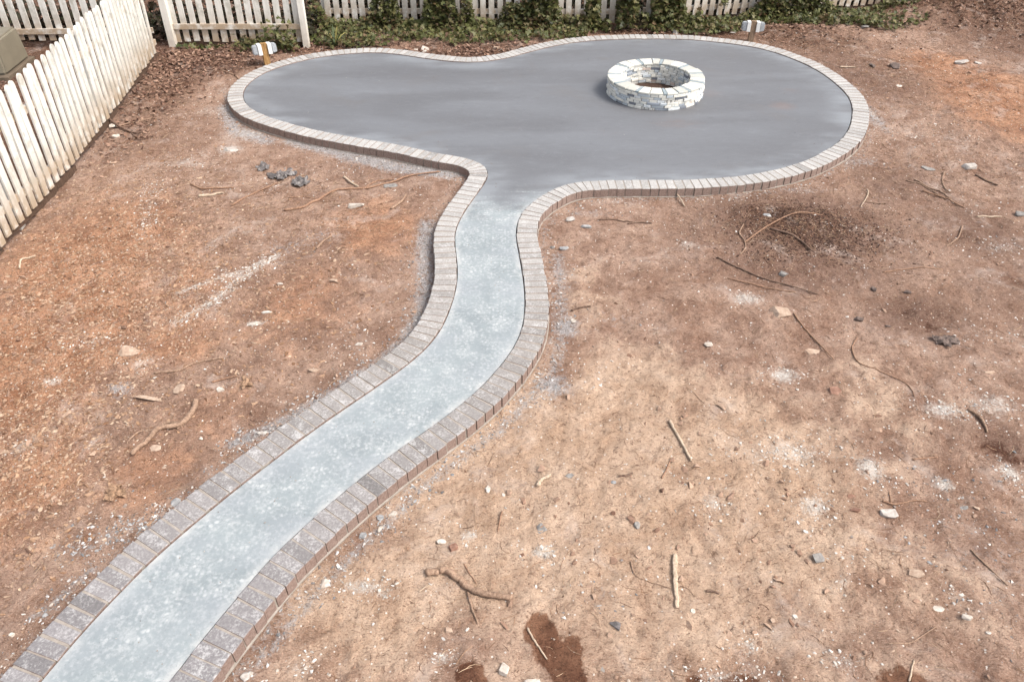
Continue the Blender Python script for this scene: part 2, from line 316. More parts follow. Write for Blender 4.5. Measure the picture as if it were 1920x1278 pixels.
# ------------------------------------------------------------------ paving outline (inner edge of the brick border, photo pixels on the paving plane)
OUT = [(75,1277),(121.8,1219.7),(150,1188),(191.4,1141.4),(219.7,1115.3),(256.7,1075),(285,1047.5),(324.7,1013.5),(356.4,987),(421.9,932.1),(462,900.4),(521.2,856),(563.4,823),(590.9,803),(631,775.5),(683.8,739.6),(724,712.1),(770.5,678.3),(803,649.6),(823.3,623.4),(838.1,593.8),(849,560.2),(855,540),(857.5,506),(853.5,471),(850.6,447),(853.2,427),(862.7,409.6),(880,382),(898.6,356.8),(914.5,334.5),(917.6,323),(911.3,312.4),(894.4,302.9),(871.2,296.6),(826.8,290),(784.5,281),(745,272.4),(697,264.2),(643,255.5),(590.2,244.9),(537.3,231.2),(495.1,217.5),(467.6,203),(455.2,187),(455.8,172),(465.5,157.2),(488.7,140.6),(522.6,126.6),(564.8,114.9),(605,106.8),(643,102.3),(686,99.5),(725.2,100.2),(762.8,105.0),(800.2,110.8),(837.7,115.6),(875.1,117.7),(900.2,117.1),(931.5,113.3),(962.8,106.4),(987.8,99.4),(1019,91.2),(1037,87.2),(1067.6,81.6),(1105.2,77.2),(1142.8,75.0),(1190,73.9),(1242.6,73.9),(1292.7,75.1),(1342,79.5),(1391,85.6),(1428,92),(1453,99),(1478,108),(1502,117.6),(1533,133),(1559.1,151),(1573,163),(1590.4,181),(1597.9,200.2),(1597.4,222.7),(1590.4,245.2),(1575.3,265.3),(1545.3,285.3),(1500.3,306.6),(1450.2,320.3),(1400,330),(1344,335.6),(1274.7,339),(1190.2,339),(1126.8,339.8),(1084.5,342),(1055,348.6),(1030,359.5),(1006,374),(988.5,388),(974.5,405.8),(968.8,424),(967.8,446),(974,473),(977.8,498.5),(983.5,532.1),(985.6,563),(983.8,605),(974,635),(960,660.5),(933.8,693.1),(900,730.5),(866.2,758.6),(833,785),(783.1,819.6),(730.3,856.1),(685.9,889.9),(635.2,932.1),(590.9,970),(545,1012),(517,1038),(491.4,1065.3),(463.1,1101.5),(421.8,1150),(382.7,1195.8),(352.2,1236.5),(320.7,1277.3)]
raw = np.array([G(x, y, 0.0) for x, y in OUT])
def extend(a, b, d, n=8):
    v = (a - b) / np.linalg.norm(a - b); return [a + v * d * (n - i) / n for i in range(n)]
raw = np.array(extend(raw[0], raw[2], 1.6) + list(raw) + extend(raw[-1], raw[-3], 1.6)[::-1])
def resample(P, step):
    # chord-length Catmull-Rom, dense, then even spacing
    dense = []
    for i in range(len(P) - 1):
        p0, p1, p2, p3 = P[max(i - 1, 0)], P[i], P[i + 1], P[min(i + 2, len(P) - 1)]
        for t in np.linspace(0, 1, 12, endpoint=False):
            dense.append(0.5 * ((2 * p1) + (p2 - p0) * t + (2 * p0 - 5 * p1 + 4 * p2 - p3) * t * t + (3 * p1 - p0 - 3 * p2 + p3) * t ** 3))
    dense.append(P[-1]); D = np.array(dense); s = np.r_[0, np.cumsum(np.linalg.norm(np.diff(D, axis=0), axis=1))]
    q = np.arange(0, s[-1], step); return np.c_[np.interp(q, s, D[:, 0]), np.interp(q, s, D[:, 1])]
edge = resample(raw, 0.02)
kk = np.exp(-0.5 * (np.arange(-24, 25) / 8.0) ** 2); kk /= kk.sum()
edge = np.c_[[np.convolve(np.pad(edge[:, i], 24, mode='edge'), kk, 'valid') for i in (0, 1)]].T
edge = resample(edge[::3], 0.01)
tang = np.gradient(edge, axis=0); tang /= np.linalg.norm(tang, axis=1)[:, None]
nrm = np.c_[-tang[:, 1], tang[:, 0]]     # the list runs clockwise, so +90 degrees points away from the concrete
BL = 0.212                               # brick length
outer = edge + nrm * (BL + 0.012)

def inside(P, X, Y):
    res = np.zeros(X.shape, bool); P2 = np.roll(P, -1, axis=0)
    for (x1, y1), (x2, y2) in zip(P, P2):
        if y1 == y2: continue
        cnd = (y1 > Y) != (y2 > Y); res ^= cnd & (X < (x2 - x1) * (Y - y1) / (y2 - y1) + x1)
    return res
kd = kdtree.KDTree(len(edge[::4]))
for i, p in enumerate(edge[::4]): kd.insert((p[0], p[1], 0), i)
kd.balance()
def edge_dist(X, Y):
    return np.array([kd.find((x, y, 0))[2] for x, y in zip(X, Y)])
EP = edge[::6]
def paved(X, Y, lo=-0.26):               # inside concrete or brick border
    ins = inside(EP, X, Y); d = edge_dist(X, Y); return ins | (d < -lo), ins, d

# ------------------------------------------------------------------ ground masks
def spot(px, py, rx, ry):
    cx, cy = G(px, py); x2, _ = G(px + rx, py); _, y2 = G(px, py - ry); return cx, cy, abs(x2 - cx), abs(y2 - cy)
def mask(X, Y, spots, soft=True):
    r = np.zeros_like(X)
    for s in spots:
        px, py, rx, ry = s[:4]; wgt = s[4] if len(s) > 4 else 1.0
        cx, cy, sx, sy = spot(px, py, rx, ry)
        r = np.maximum(r, wgt * np.exp(-0.7 * (((X - cx) / sx) ** 2 + ((Y - cy) / sy) ** 2)))
    return r
def along(pts, rx, ry, wgt=1.0, n=14):
    r = []
    for (a, b), (c, d) in zip(pts[:-1], pts[1:]):
        for t in np.linspace(0, 1, n): r.append((a + (c - a) * t, b + (d - b) * t, rx, ry, wgt))
    return r
TAN = [(1080,900,330,200),(1380,880,260,170,.9),(700,1130,200,140,.8),(1250,1100,420,200,.7),(1450,1000,260,160,.75),(900,1000,200,150,.9),(1180,740,190,100,.8),(1650,760,180,120,.5),(1100,560,90,80,.5),(120,990,130,120,.35),(1700,1100,200,140,.5)]
ORANGE = [(90,640,170,170,.95),(170,480,190,120,.8),(60,900,130,140,.7),(330,540,150,90,.55),(320,640,100,60,.7),(280,880,140,90,.6),(700,430,110,60,.7),(560,560,130,100,.6),(400,770,130,90,.5),(1880,190,120,70,1.0),(1760,120,90,28,.9),(1760,140,60,18,.8),(1650,120,110,30,.5)]
DARK = [(1500,425,190,70,1.0),(1500,500,220,60,.75),(1330,440,120,60,.55),(1720,585,110,50,.8),(1680,340,120,70,.6),(1830,430,120,60,.7),(560,500,90,70,.45),(1880,830,60,50,.8),(1600,130,150,60,.7),(1900,60,160,50,.9),(300,250,140,70,.5),(1880,550,120,90,.5),(700,320,120,30,.5)]
LITTER = [(1505,425,95,32,1.0),(1440,404,44,12,1.0),(380,112,120,28,1.0),(300,170,80,60,.7),(250,250,40,60,.5),(900,100,180,22,1.0),(640,92,120,14,.9),(1200,56,220,12,.8),(1500,70,120,30,.75),(1840,40,120,40,.7),(1330,66,80,10,.9)]
LIME = along([(335,548),(430,515),(515,482)], 9, 6, .85) + along([(330,603),(400,565),(450,520),(520,478)], 12, 8, .8) + along([(270,440),(285,380),(280,350)], 12, 14, .45) + [
 (95,712,26,8,.9),(60,1000,40,20,.0),(45,835,28,22,.75),(265,680,22,20,.7),(170,640,50,14,.6),(150,650,40,10,.5),(430,278,26,10,1.0),(450,250,60,14,.7),(350,305,50,10,.7),(480,345,90,16,.4),(430,165,40,16,.6),(400,205,50,16,.6),(480,604,26,8,.8),(655,640,60,24,.35),
 (680,1100,40,16,.9),(720,1108,22,12,.8),(1020,1033,26,13,1.0),(880,1002,20,12,.9),(1470,704,30,15,1.0),(1630,880,28,24,1.0),(1525,950,30,22,.95),(1340,940,28,22,.7),(1490,848,60,26,.75),(1770,908,20,14,1.0),(1893,885,20,20,1.0),(1405,1210,24,22,.7),(1580,1240,30,16,.7),(1590,1040,26,16,.5),(1580,1092,16,9,.7),
 (1360,1270,60,16,.8),(1790,1118,22,14,.6),(1765,770,46,16,.9),(1860,760,46,24,.8),(1790,590,60,14,.3),(1880,640,60,40,.35),(1400,562,40,14,.9),(1290,462,24,9,.7),(1610,430,50,12,.5),(1700,240,50,26,.55),(1780,255,46,14,.5),(1640,215,14,30,.6),(1880,460,60,14,.6),(1840,112,22,7,.6),(1700,100,30,9,.5),(830,1230,24,14,.8),(560,1250,30,20,.6),(1430,850,60,20,.5),(1250,880,16,9,.6),(1130,700,30,18,.4),(1120,840,40,20,.0)]
GREY = along([(560,262),(640,285),(730,308),(840,325)], 34, 10, .95) + along([(425,200),(440,240),(500,262)], 20, 9, .8) + along([(800,420),(795,480),(800,540),(790,590),(760,640),(700,690),(640,735),(560,780),(470,820),(440,830)], 22, 14, .8) + along([(330,950),(270,985),(200,1010),(150,1040)], 40, 18, .42) + along([(60,1160),(120,1120),(180,1070)], 14, 12, .6) + along([(1045,480),(1050,540),(1055,600),(1040,690),(1000,740),(940,800),(860,860),(780,920),(720,985),(640,1060),(560,1150),(470,1260)], 18, 10, .6) + [(1062,612,26,20,1.0),(1035,720,40,26,.8),(600,800,30,14,.5),(550,540,60,60,.0),(300,920,40,14,.4),(220,725,30,16,.7),(290,590,30,20,.4),(540,460,60,20,.5),(600,440,50,16,.5),(640,410,30,14,.4),(1160,600,60,20,.4),(1180,760,60,14,.25),(1290,370,60,7,.5),(1500,355,80,8,.5),(1600,300,60,12,.6),(1640,220,22,30,.7),(1180,370,80,8,.5),(1100,400,60,10,.5),(1120,1110,60,30,.4),(1880,1050,120,160,.35),(1780,980,80,40,.35)]
WET = along([(1010,1180),(1030,1215),(1060,1255),(1085,1300)], 26, 34, 1.15) + [(1070,1240,22,60,1.0),(880,1262,26,24,1.15),(905,1275,18,14,1.0),(1690,1285,56,34,1.1),(1390,1275,36,16,.9),(1300,1275,18,12,.9),(1720,590,85,40,.45),(1880,845,60,44,.62),(1640,1215,20,16,.3)]
MOUND = [(1505,425,95,30,0.07),(1430,402,40,12,0.05),(1830,30,160,30,0.25),(1480,62,60,14,0.10)]

def ground_z(X, Y, pv=None, ins=None, d=None):
    X = np.asarray(X, float); Y = np.asarray(Y, float)
    if d is None: pv, ins, d = paved(X, Y)
    z = GZ0 + 0.05 * (fbm(X, Y, 0.45, 3, 2) - 0.5) + 0.06 * (fbm(X, Y, 2.1, 5, 3) - 0.5) + 0.036 * (fbm(X, Y, 8.0, 9, 3) - 0.5)
    z += 0.014 * (np.abs(vn(X, Y, 15, 21) - 0.5) * 2 - 0.5) + 0.010 * (np.abs(vn(X, Y, 31, 23) - 0.5) * 2 - 0.5)
    for px, py, rx, ry, h in MOUND:
        cx, cy, sx, sy = spot(px, py, rx, ry)
        q = ((X - cx) / sx) ** 2 + ((Y - cy) / sy) ** 2
        z += h * np.exp(-0.8 * q) * (0.6 + 0.8 * fbm(X, Y, 5, 31, 3))
    cx, cy = G(1440, 406)
    z -= 0.10 * np.exp(-(((X - cx) / 0.16) ** 2 + ((Y - cy) / 0.10) ** 2))
    # settle towards the border: fill on the lower left side, slight trench on the other
    t = np.exp(-((d - 0.25) / 0.22) ** 2)
    left = (X < -0.3) & (Y < 6.5) & (X < np.interp(Y, edge[:420, 1], edge[:420, 0]))
    z = np.where(left, z * (1 - 0.6 * t) + (-0.035) * 0.6 * t, z * (1 - 0.7 * t) + (-0.098) * 0.7 * t)
    z = np.where(pv, -0.14, z)
    return z

def axis(lo, hi, step, far):
    a = list(np.arange(lo, hi, step)); s = step; p = lo
    L = []
    while p > -far: s *= 1.35; p -= s; L.append(p)
    s = step; p = a[-1]; H_ = []
    while p < far: s *= 1.35; p += s; H_.append(p)
    return np.array(L[::-1] + a + H_)
ax = axis(-8.4, 9.2, 0.026, 60); ay = axis(1.3, 16.2, 0.0245, 60)
XX, YY = np.meshgrid(ax, ay); X = XX.ravel(); Y = YY.ravel()
pv, ins, dd = paved(X, Y)
pv2 = ins | (dd < 0.20)
ZZ = ground_z(X, Y, pv2, ins, dd)
nx, ny = len(ax), len(ay)
idx = np.arange(nx * ny).reshape(ny, nx)
F = np.stack([idx[:-1, :-1], idx[:-1, 1:], idx[1:, 1:], idx[1:, :-1]], -1).reshape(-1, 4)
gm = fast_mesh('ground', np.c_[X, Y, ZZ], F, True)
lt = mask(X, Y, LITTER); lt = np.maximum(lt, np.clip((Y - 13.75 - 0.12 * np.maximum(X - 2, 0)) / 0.25, 0, 1)); lt = np.maximum(lt, np.where(X < -3.3, np.clip((Y - 12.9) / 0.1, 0, 1), 0)); lt = np.maximum(lt, np.where(X < -5.6, np.clip((-5.55 - X) / 0.2, 0, 1), 0))
gy = np.maximum(mask(X, Y, GREY), 0.42 * np.exp(-((dd - 0.26) / 0.13) ** 2) * (0.4 + fbm(X, Y, 1.3, 77, 2)))
for nm, a in (('tan', mask(X, Y, TAN)), ('orange', mask(X, Y, ORANGE)), ('dark', mask(X, Y, DARK)), ('litter', lt), ('lime', mask(X, Y, LIME)), ('grey', gy), ('wet', mask(X, Y, WET))): attr(gm, nm, a)
tag(link('ground', gm, M['soil']), kind='structure')

class GroundZ:                           # quick bilinear height lookup for things set on the soil
    def __init__(s): s.z = ZZ.reshape(ny, nx)
    def __call__(s, x, y):
        x = np.asarray(x, float); y = np.asarray(y, float)
        i = np.clip(np.searchsorted(ax, x) - 1, 0, nx - 2); j = np.clip(np.searchsorted(ay, y) - 1, 0, ny - 2)
        fx = np.clip((x - ax[i]) / (ax[i + 1] - ax[i]), 0, 1); fy = np.clip((y - ay[j]) / (ay[j + 1] - ay[j]), 0, 1)
        z = s.z
        return (z[j, i] * (1 - fx) + z[j, i + 1] * fx) * (1 - fy) + (z[j + 1, i] * (1 - fx) + z[j + 1, i + 1] * fx) * fy
gz = GroundZ()

# ------------------------------------------------------------------ concrete: patio and path
pc = np.array(G(1229.5, 180, 0)) ; pc[1] = G(1229.5, 208, 0)[1] + 0.688
RO, RI, CH = 0.688, 0.490, 0.036        # fire ring: outer and inner radius, course height
ring_hole = np.array([(pc[0] + 0.60 * math.cos(a), pc[1] + 0.60 * math.sin(a)) for a in np.linspace(0, 2 * math.pi, 48, endpoint=False)])
inner = edge - nrm * 0.009
i_l = int(np.argmin(np.linalg.norm(edge - np.array(G(885, 378, 0)), axis=1)))
i_r = int(np.argmin(np.linalg.norm(edge - np.array(G(981, 396, 0)), axis=1)))
def slab(name, P, z0=-0.12):
    P = np.array(P); x0, y0 = P.min(0); x1, y1 = P.max(0); st = 0.07
    gx, gy_ = np.meshgrid(np.arange(x0 + st, x1, st), np.arange(y0 + st, y1, st)); gx = gx.ravel() + 0.011 * np.sin(gy_.ravel() * 57); gy_ = gy_.ravel()
    k = inside(P, gx, gy_); gx, gy_ = gx[k], gy_[k]
    kp = kdtree.KDTree(len(P))
    for i, p in enumerate(P): kp.insert((p[0], p[1], 0), i)
    kp.balance()
    k = np.array([kp.find((a, b, 0))[2] > 0.022 for a, b in zip(gx, gy_)]); gx, gy_ = gx[k], gy_[k]
    pts = [Vector(p) for p in P] + [Vector((a, b)) for a, b in zip(gx, gy_)]
    nb = len(P)
    v, e, f, *_ = delaunay_2d_cdt(pts, [(i, (i + 1) % nb) for i in range(nb)], [list(range(nb))], 1, 1e-5)
    V = [(p.x, p.y, 0.0) for p in v]; Fs = [tuple(q) for q in f]
    def holed(q): c = sum((v[i] for i in q), Vector((0, 0))) / len(q); return (c.x - pc[0]) ** 2 + (c.y - pc[1]) ** 2 < 0.60 ** 2
    Fs = [q for q in Fs if not holed(q)]   # the slab is left open inside the fire ring
    n0 = len(V); V += [(p[0], p[1], z0) for p in P]
    Fs += [(i, n0 + i, n0 + (i + 1) % nb, (i + 1) % nb) for i in range(nb) if np.linalg.norm(P[i] - P[(i + 1) % nb]) < 0.3]   # no wall where the two pours meet
    me = mesh(name, V, Fs)
    vx = np.array([p[0] for p in V]); vy = np.array([p[1] for p in V])
    attr(me, 'edge', edge_dist(vx, vy))
    attr(me, 'path', np.clip((8.15 - vy + 0.12 * np.abs(vx)) / 1.5, 0, 1))
    rust = mask(vx, vy, [(1465, 210, 26, 9, .95), (1480, 180, 24, 6, .6), (1265, 243, 60, 14, .62), (1230, 212, 110, 10, .55), (1330, 186, 30, 12, .6), (1130, 260, 80, 12, .4), (1180, 305, 90, 8, .35), (1420, 300, 60, 8, .35)])
    attr(me, 'rust', rust)
    bm = bmesh.new(); bm.from_mesh(me); bmesh.ops.recalc_face_normals(bm, faces=bm.faces); bm.to_mesh(me); bm.free()
    return me
st6 = 5
patio_poly = list(inner[i_l:i_r:st6]) + [inner[i_r]]; path_poly = list(inner[:i_l:st6]) + [inner[i_l]] + list(inner[i_r::st6])
tag(link('patio', slab('patio', patio_poly), M['concrete']), kind='structure')
tag(link('path', slab('path', path_poly), M['concrete']), kind='structure')

# ------------------------------------------------------------------ brick edging
def brick_mesh(c, h0, h1):               # c: four plan corners (ccw), chamfered top
    c = np.array(c); m = c.mean(0); ch = 0.004
    def ins_(d): 
        v = m - c; l = np.linalg.norm(v, axis=1)[:, None]; return c + v / l * d * 1.35
    r1 = ins_(0.0); r2 = ins_(0.0025); r3 = ins_(ch)
    V = [(*p, h0) for p in r1] + [(*p, h1 - ch) for p in r1] + [(*p, h1 - 0.002) for p in r2] + [(*p, h1) for p in r3]
    Fs = [(3, 2, 1, 0)]
    for k in range(3):
        a = 4 * k
        for i in range(4): j = (i + 1) % 4; Fs.append((a + i, a + j, a + 4 + j, a + 4 + i))
    Fs.append((12, 13, 14, 15)); return V, Fs
def edging(name, i0, i1, label, light):
    root = empty(name, (*edge[i0], 0)); tag(root, label, 'edging', 'brick edging around the concrete')
    off = np.array(root.location[:2])
    n = int(round((i1 - i0) * 0.01 / 0.0975)); cuts = np.linspace(i0, i1, n + 1)
    ii = np.arange(i0, i1 + 1, 4); ii = np.r_[ii, i1] if ii[-1] != i1 else ii
    V, Fs = [], []
    for q in ii:
        a = edge[q] + nrm[q] * 0.004 - off; b = edge[q] + nrm[q] * (BL - 0.006) - off; c2 = edge[q] + nrm[q] * (BL + 0.010) - off
        V += [(*a, -0.10), (*a, 0.0098), (*b, 0.0098), (*b, -0.086), (*c2, -0.090), (*c2, -0.135)]
    for k in range(len(ii) - 1):
        for j in range(5): a = 6 * k + j; Fs.append((a, a + 1, a + 7, a + 6))
    me = mesh('mortar_bed', V, Fs); bm = bmesh.new(); bm.from_mesh(me); bmesh.ops.recalc_face_normals(bm, faces=bm.faces); bm.to_mesh(me); bm.free()
    mo = link('mortar_bed', me, M['mortar'], root)
    if me.polygons[1].normal.z < 0: me.flip_normals()
    def at(s):
        a = int(np.clip(math.floor(s), 0, len(edge) - 2)); t = s - a
        return edge[a] * (1 - t) + edge[a + 1] * t, nrm[a] * (1 - t) + nrm[a + 1] * t
    for k in range(n):
        (p0, n0), (p1, n1) = at(cuts[k]), at(cuts[k + 1]); pm, nm = at((cuts[k] + cuts[k + 1]) / 2); nm = nm / np.linalg.norm(nm)
        q0 = p0 + n0 * BL; q1 = p1 + n1 * BL
        si = np.linalg.norm(p1 - p0); so = np.linalg.norm(q1 - q0)
        wi = max(0.02, min(0.0875, si - 0.008)) + random.uniform(-.0012, .0012); wo = max(0.02, min(0.0875, so - 0.008)) + random.uniform(-.0012, .0012)
        tm = np.array([nm[1], -nm[0]]); yaw = random.gauss(0, 0.008); jj = random.uniform(-0.003, 0.003)
        ln = BL + random.uniform(0.0, 0.004)
        cs = [-tm * wi / 2 + nm * 0, tm * wi / 2 + nm * 0, tm * wo / 2 + nm * ln, -tm * wo / 2 + nm * ln]
        cs = [np.array((x * math.cos(yaw) - y * math.sin(yaw), x * math.sin(yaw) + y * math.cos(yaw))) for x, y in cs]
        # order counter-clockwise
        ar = sum(cs[i][0] * cs[(i + 1) % 4][1] - cs[(i + 1) % 4][0] * cs[i][1] for i in range(4))
        if ar < 0: cs = cs[::-1]
        ctr = sum(cs) / 4; cs = [c_ - ctr for c_ in cs]
        top = 0.0125 + random.uniform(-0.0012, 0.003); cs = [c_ + np.array((random.uniform(-.003, .003), random.uniform(-.003, .003))) for c_ in cs]
        V, Fs = brick_mesh(cs, -0.086, top)
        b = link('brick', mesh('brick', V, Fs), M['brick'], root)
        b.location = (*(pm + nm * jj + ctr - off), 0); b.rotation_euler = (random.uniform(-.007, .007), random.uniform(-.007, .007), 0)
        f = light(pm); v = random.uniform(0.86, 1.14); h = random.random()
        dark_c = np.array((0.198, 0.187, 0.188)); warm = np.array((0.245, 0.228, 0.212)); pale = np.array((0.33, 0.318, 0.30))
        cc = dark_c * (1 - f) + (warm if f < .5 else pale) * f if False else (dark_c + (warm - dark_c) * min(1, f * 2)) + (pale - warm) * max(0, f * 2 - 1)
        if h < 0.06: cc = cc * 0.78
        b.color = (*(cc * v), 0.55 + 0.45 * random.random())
    return root
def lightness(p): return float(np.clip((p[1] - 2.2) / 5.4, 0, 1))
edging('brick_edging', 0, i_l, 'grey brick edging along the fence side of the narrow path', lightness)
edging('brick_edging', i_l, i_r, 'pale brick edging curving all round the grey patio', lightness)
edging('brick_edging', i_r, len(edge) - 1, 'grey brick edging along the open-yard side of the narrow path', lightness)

# ------------------------------------------------------------------ fire ring
def ring_piece(a0, a1, r0, r1, z0, z1, rot, ch=0.006, seg=2):
    V, Fs = [], []
    angs = np.linspace(a0, a1, seg + 1); am = (a0 + a1) / 2
    def sec(a, ins_):
        ca, sa = math.cos(a), math.sin(a); return [(ca * (r0 + ins_), sa * (r0 + ins_)), (ca * (r1 - ins_), sa * (r1 - ins_))]
    for a in angs:
        e = ch / r1 * (1 if a == angs[0] else -1 if a == angs[-1] else 0)
        (x0, y0), (x1, y1) = sec(a, 0); (x0i, y0i), (x1i, y1i) = sec(a + e, ch)
        V += [(x0, y0, z0), (x1, y1, z0), (x1, y1, z1 - ch), (x1i, y1i, z1), (x0i, y0i, z1), (x0, y0, z1 - ch)]
    for k in range(seg):
        for j in range(6): a = 6 * k + j; b = 6 * k + (j + 1) % 6; Fs.append((a, b, b + 6, a + 6))
    Fs.append(tuple(range(5, -1, -1))); Fs.append(tuple(6 * seg + i for i in range(6)))
    c = np.array((math.cos(am) * (r0 + r1) / 2, math.sin(am) * (r0 + r1) / 2))
    V = [(x - c[0], y - c[1], z - z0) for x, y, z in V]
    me = mesh('brick', V, Fs); bm = bmesh.new(); bm.from_mesh(me); bmesh.ops.recalc_face_normals(bm, faces=bm.faces); bm.to_mesh(me); bm.free()
    return me, (c[0], c[1], z0)
pit = empty('fire_pit', (pc[0], pc[1], 0.0)); tag(pit, 'round fire pit ring of whitewashed bricks standing on the grey patio', 'fire pit')
# mortar core
def annulus(r0, r1, z0, z1, n=72):
    V, Fs = [], []
    for i in range(n):
        a = 2 * math.pi * i / n; c_, s_ = math.cos(a), math.sin(a)
        V += [(c_ * r0, s_ * r0, z0), (c_ * r1, s_ * r1, z0), (c_ * r1, s_ * r1, z1), (c_ * r0, s_ * r0, z1)]
    for i in range(n):
        k = (i + 1) % n
        for j in range(4): Fs.append((4 * i + j, 4 * i + (j + 1) % 4, 4 * k + (j + 1) % 4, 4 * k + j))
    me = mesh('mortar', V, Fs); bm = bmesh.new(); bm.from_mesh(me); bmesh.ops.recalc_face_normals(bm, faces=bm.faces); bm.to_mesh(me); bm.free(); return me
M['pitmortar'] = stone_material('fire_pit_mortar', (0.12, 0.115, 0.11), (0.50, 0.48, 0.45))
M['capgap'] = stone_material('cap_mortar', (0.19, 0.23, 0.245), (0.30, 0.335, 0.35))
link('mortar', annulus(RI + 0.012, RO - 0.012, 0.0, 6 * CH - 0.004), M['pitmortar'], pit)
link('mortar', annulus(RI + 0.012, 0.583, -0.125, -0.0005), M['pitmortar'], pit)
link('cap_mortar', annulus(RI + 0.008, RO - 0.010, 6 * CH - 0.0035, 6 * CH + 0.0035), M['capgap'], pit)
PITCOL = [((0.68, 0.655, 0.585), .6), ((0.64, 0.625, 0.575), 1.0), ((0.66, 0.675, 0.67), 1.0), ((0.44, 0.475, 0.50), .8), ((0.27, 0.295, 0.33), .5), ((0.17, 0.18, 0.205), .3), ((0.62, 0.50, 0.42), .6)]
for cse in range(-3, 6):
    ro_ = RO if cse >= 0 else 0.595
    a = cse * 0.11 + random.random() * 0.05; end = a + 2 * math.pi; cuts = [a]
    while cuts[-1] < end - 0.30:
        cuts.append(cuts[-1] + random.choice([0.145, 0.15, 0.16, 0.27, 0.26, 0.14]))
    cuts.append(end)
    for k in range(len(cuts) - 1):
        g = random.uniform(.003, .0075)
        me, loc = ring_piece(cuts[k] + g / RO, cuts[k + 1] - g / RO, RI + random.uniform(-.010, .010), ro_ + random.uniform(-.012, .009) * (cse >= 0), cse * CH + 0.0018, (cse + 1) * CH - 0.0022, 0, 0.004, 3 if cuts[k + 1] - cuts[k] > 0.2 else 2)
        b = link('brick', me, M['pit'], pit); b.location = loc
        cc, al = random.choices(PITCOL, (34, 25, 18, 12, 6, 3, 5))[0]; b.color = (*cc, al)
# cap: twelve white slabs with grey wedge joints
wed = [2 * math.pi * i / 11 + random.uniform(-.05, .05) + 0.15 for i in range(11)]
for i in range(11):
    a0 = wed[i] + 0.040; a1 = (wed[i + 1] if i < 10 else wed[0] + 2 * math.pi) - 0.040
    am = a0 + (a1 - a0) * random.uniform(.38, .62)
    for b0, b1 in ((a0, am - .003), (am + .003, a1)):
        me, loc = ring_piece(b0, b1, RI + random.uniform(-.016, .004), RO + random.uniform(-.006, .014), 6 * CH + 0.002, 6 * CH + random.uniform(.024, .033), 0, 0.008, 3)
        me.name = 'cap_stone'; b = link('cap_stone', me, M['pit'], pit); b.location = loc; b.rotation_euler = (random.uniform(-.012, .012), random.uniform(-.012, .012), 0)
        q_ = random.choice((.80, .92, .96, 1.0, 1.0, 1.06)); b.color = (0.50 * q_, 0.485 * q_, 0.43 * q_, 1.0)
for i in range(11):
    me, loc = ring_piece(wed[i] - 0.036, wed[i] + 0.036, RI - 0.001, RO + 0.003, 6 * CH + 0.001, 6 * CH + 0.026, 0, 0.004, 2)
    me.name = 'wedge_joint'; b = link('wedge_joint', me, M['capgap'], pit); b.location = loc
# soil and ash floor of the pit
v = [(0, 0, -0.05)]; f = []
for r_ in range(1, 6):
    for i in range(36):
        a = 2 * math.pi * i / 36; rr = (RI + 0.01) * r_ / 5
        v.append((rr * math.cos(a), rr * math.sin(a), -0.05 + 0.012 * math.sin(rr * 19 + i * 1.7) * (r_ < 5)))
for i in range(36): f.append((0, 1 + i, 1 + (i + 1) % 36))
for r_ in range(4):
    for i in range(36): a = 1 + 36 * r_ + i; b_ = 1 + 36 * r_ + (i + 1) % 36; f.append((a, a + 36, b_ + 36, b_))
M['ash'] = stone_material('pit_floor', (0.035, 0.02, 0.014), (0.085, 0.05, 0.036))
link('pit_floor', mesh('pit_floor', v, f, True), M['ash'], pit)

# ------------------------------------------------------------------ fences
TILT = R(4.5)
UP = Vector((0, math.sin(TILT), math.cos(TILT)))
def picket_mesh(wd, th, h, round_top=True):
    pr = [(-wd / 2, 0), (wd / 2, 0)]
    if round_top:
        hh = h - wd * 0.62
        for i in range(9):
            a = math.pi * i / 8; pr.append((wd / 2 * math.cos(a), hh + wd * 0.62 * math.sin(a)))
    else: pr += [(wd / 2, h), (-wd / 2, h)]
    n = len(pr); V = [(x, -th / 2, z) for x, z in pr] + [(x, th / 2, z) for x, z in pr]
    Fs = [tuple(range(n)), tuple(range(2 * n - 1, n - 1, -1))] + [((i + 1) % n, i, n + i, n + (i + 1) % n) for i in range(n)]
    me = mesh('picket', V, Fs); me.materials.append(M['paint']); return me
def basis(d, up=UP):
    z = up.normalized(); x = (d - z * d.dot(z)).normalized(); y = z.cross(x); return Matrix((x, y, z)).transposed().to_4x4()
PICK = [picket_mesh(0.099 + random.uniform(-.004, .004), 0.019, 1.22 + random.uniform(-.012, .012)) for _ in range(5)]
def put(o, root, loc, m): o.parent = root; o.matrix_local = Matrix.Translation(Vector(loc) - root.location) @ m
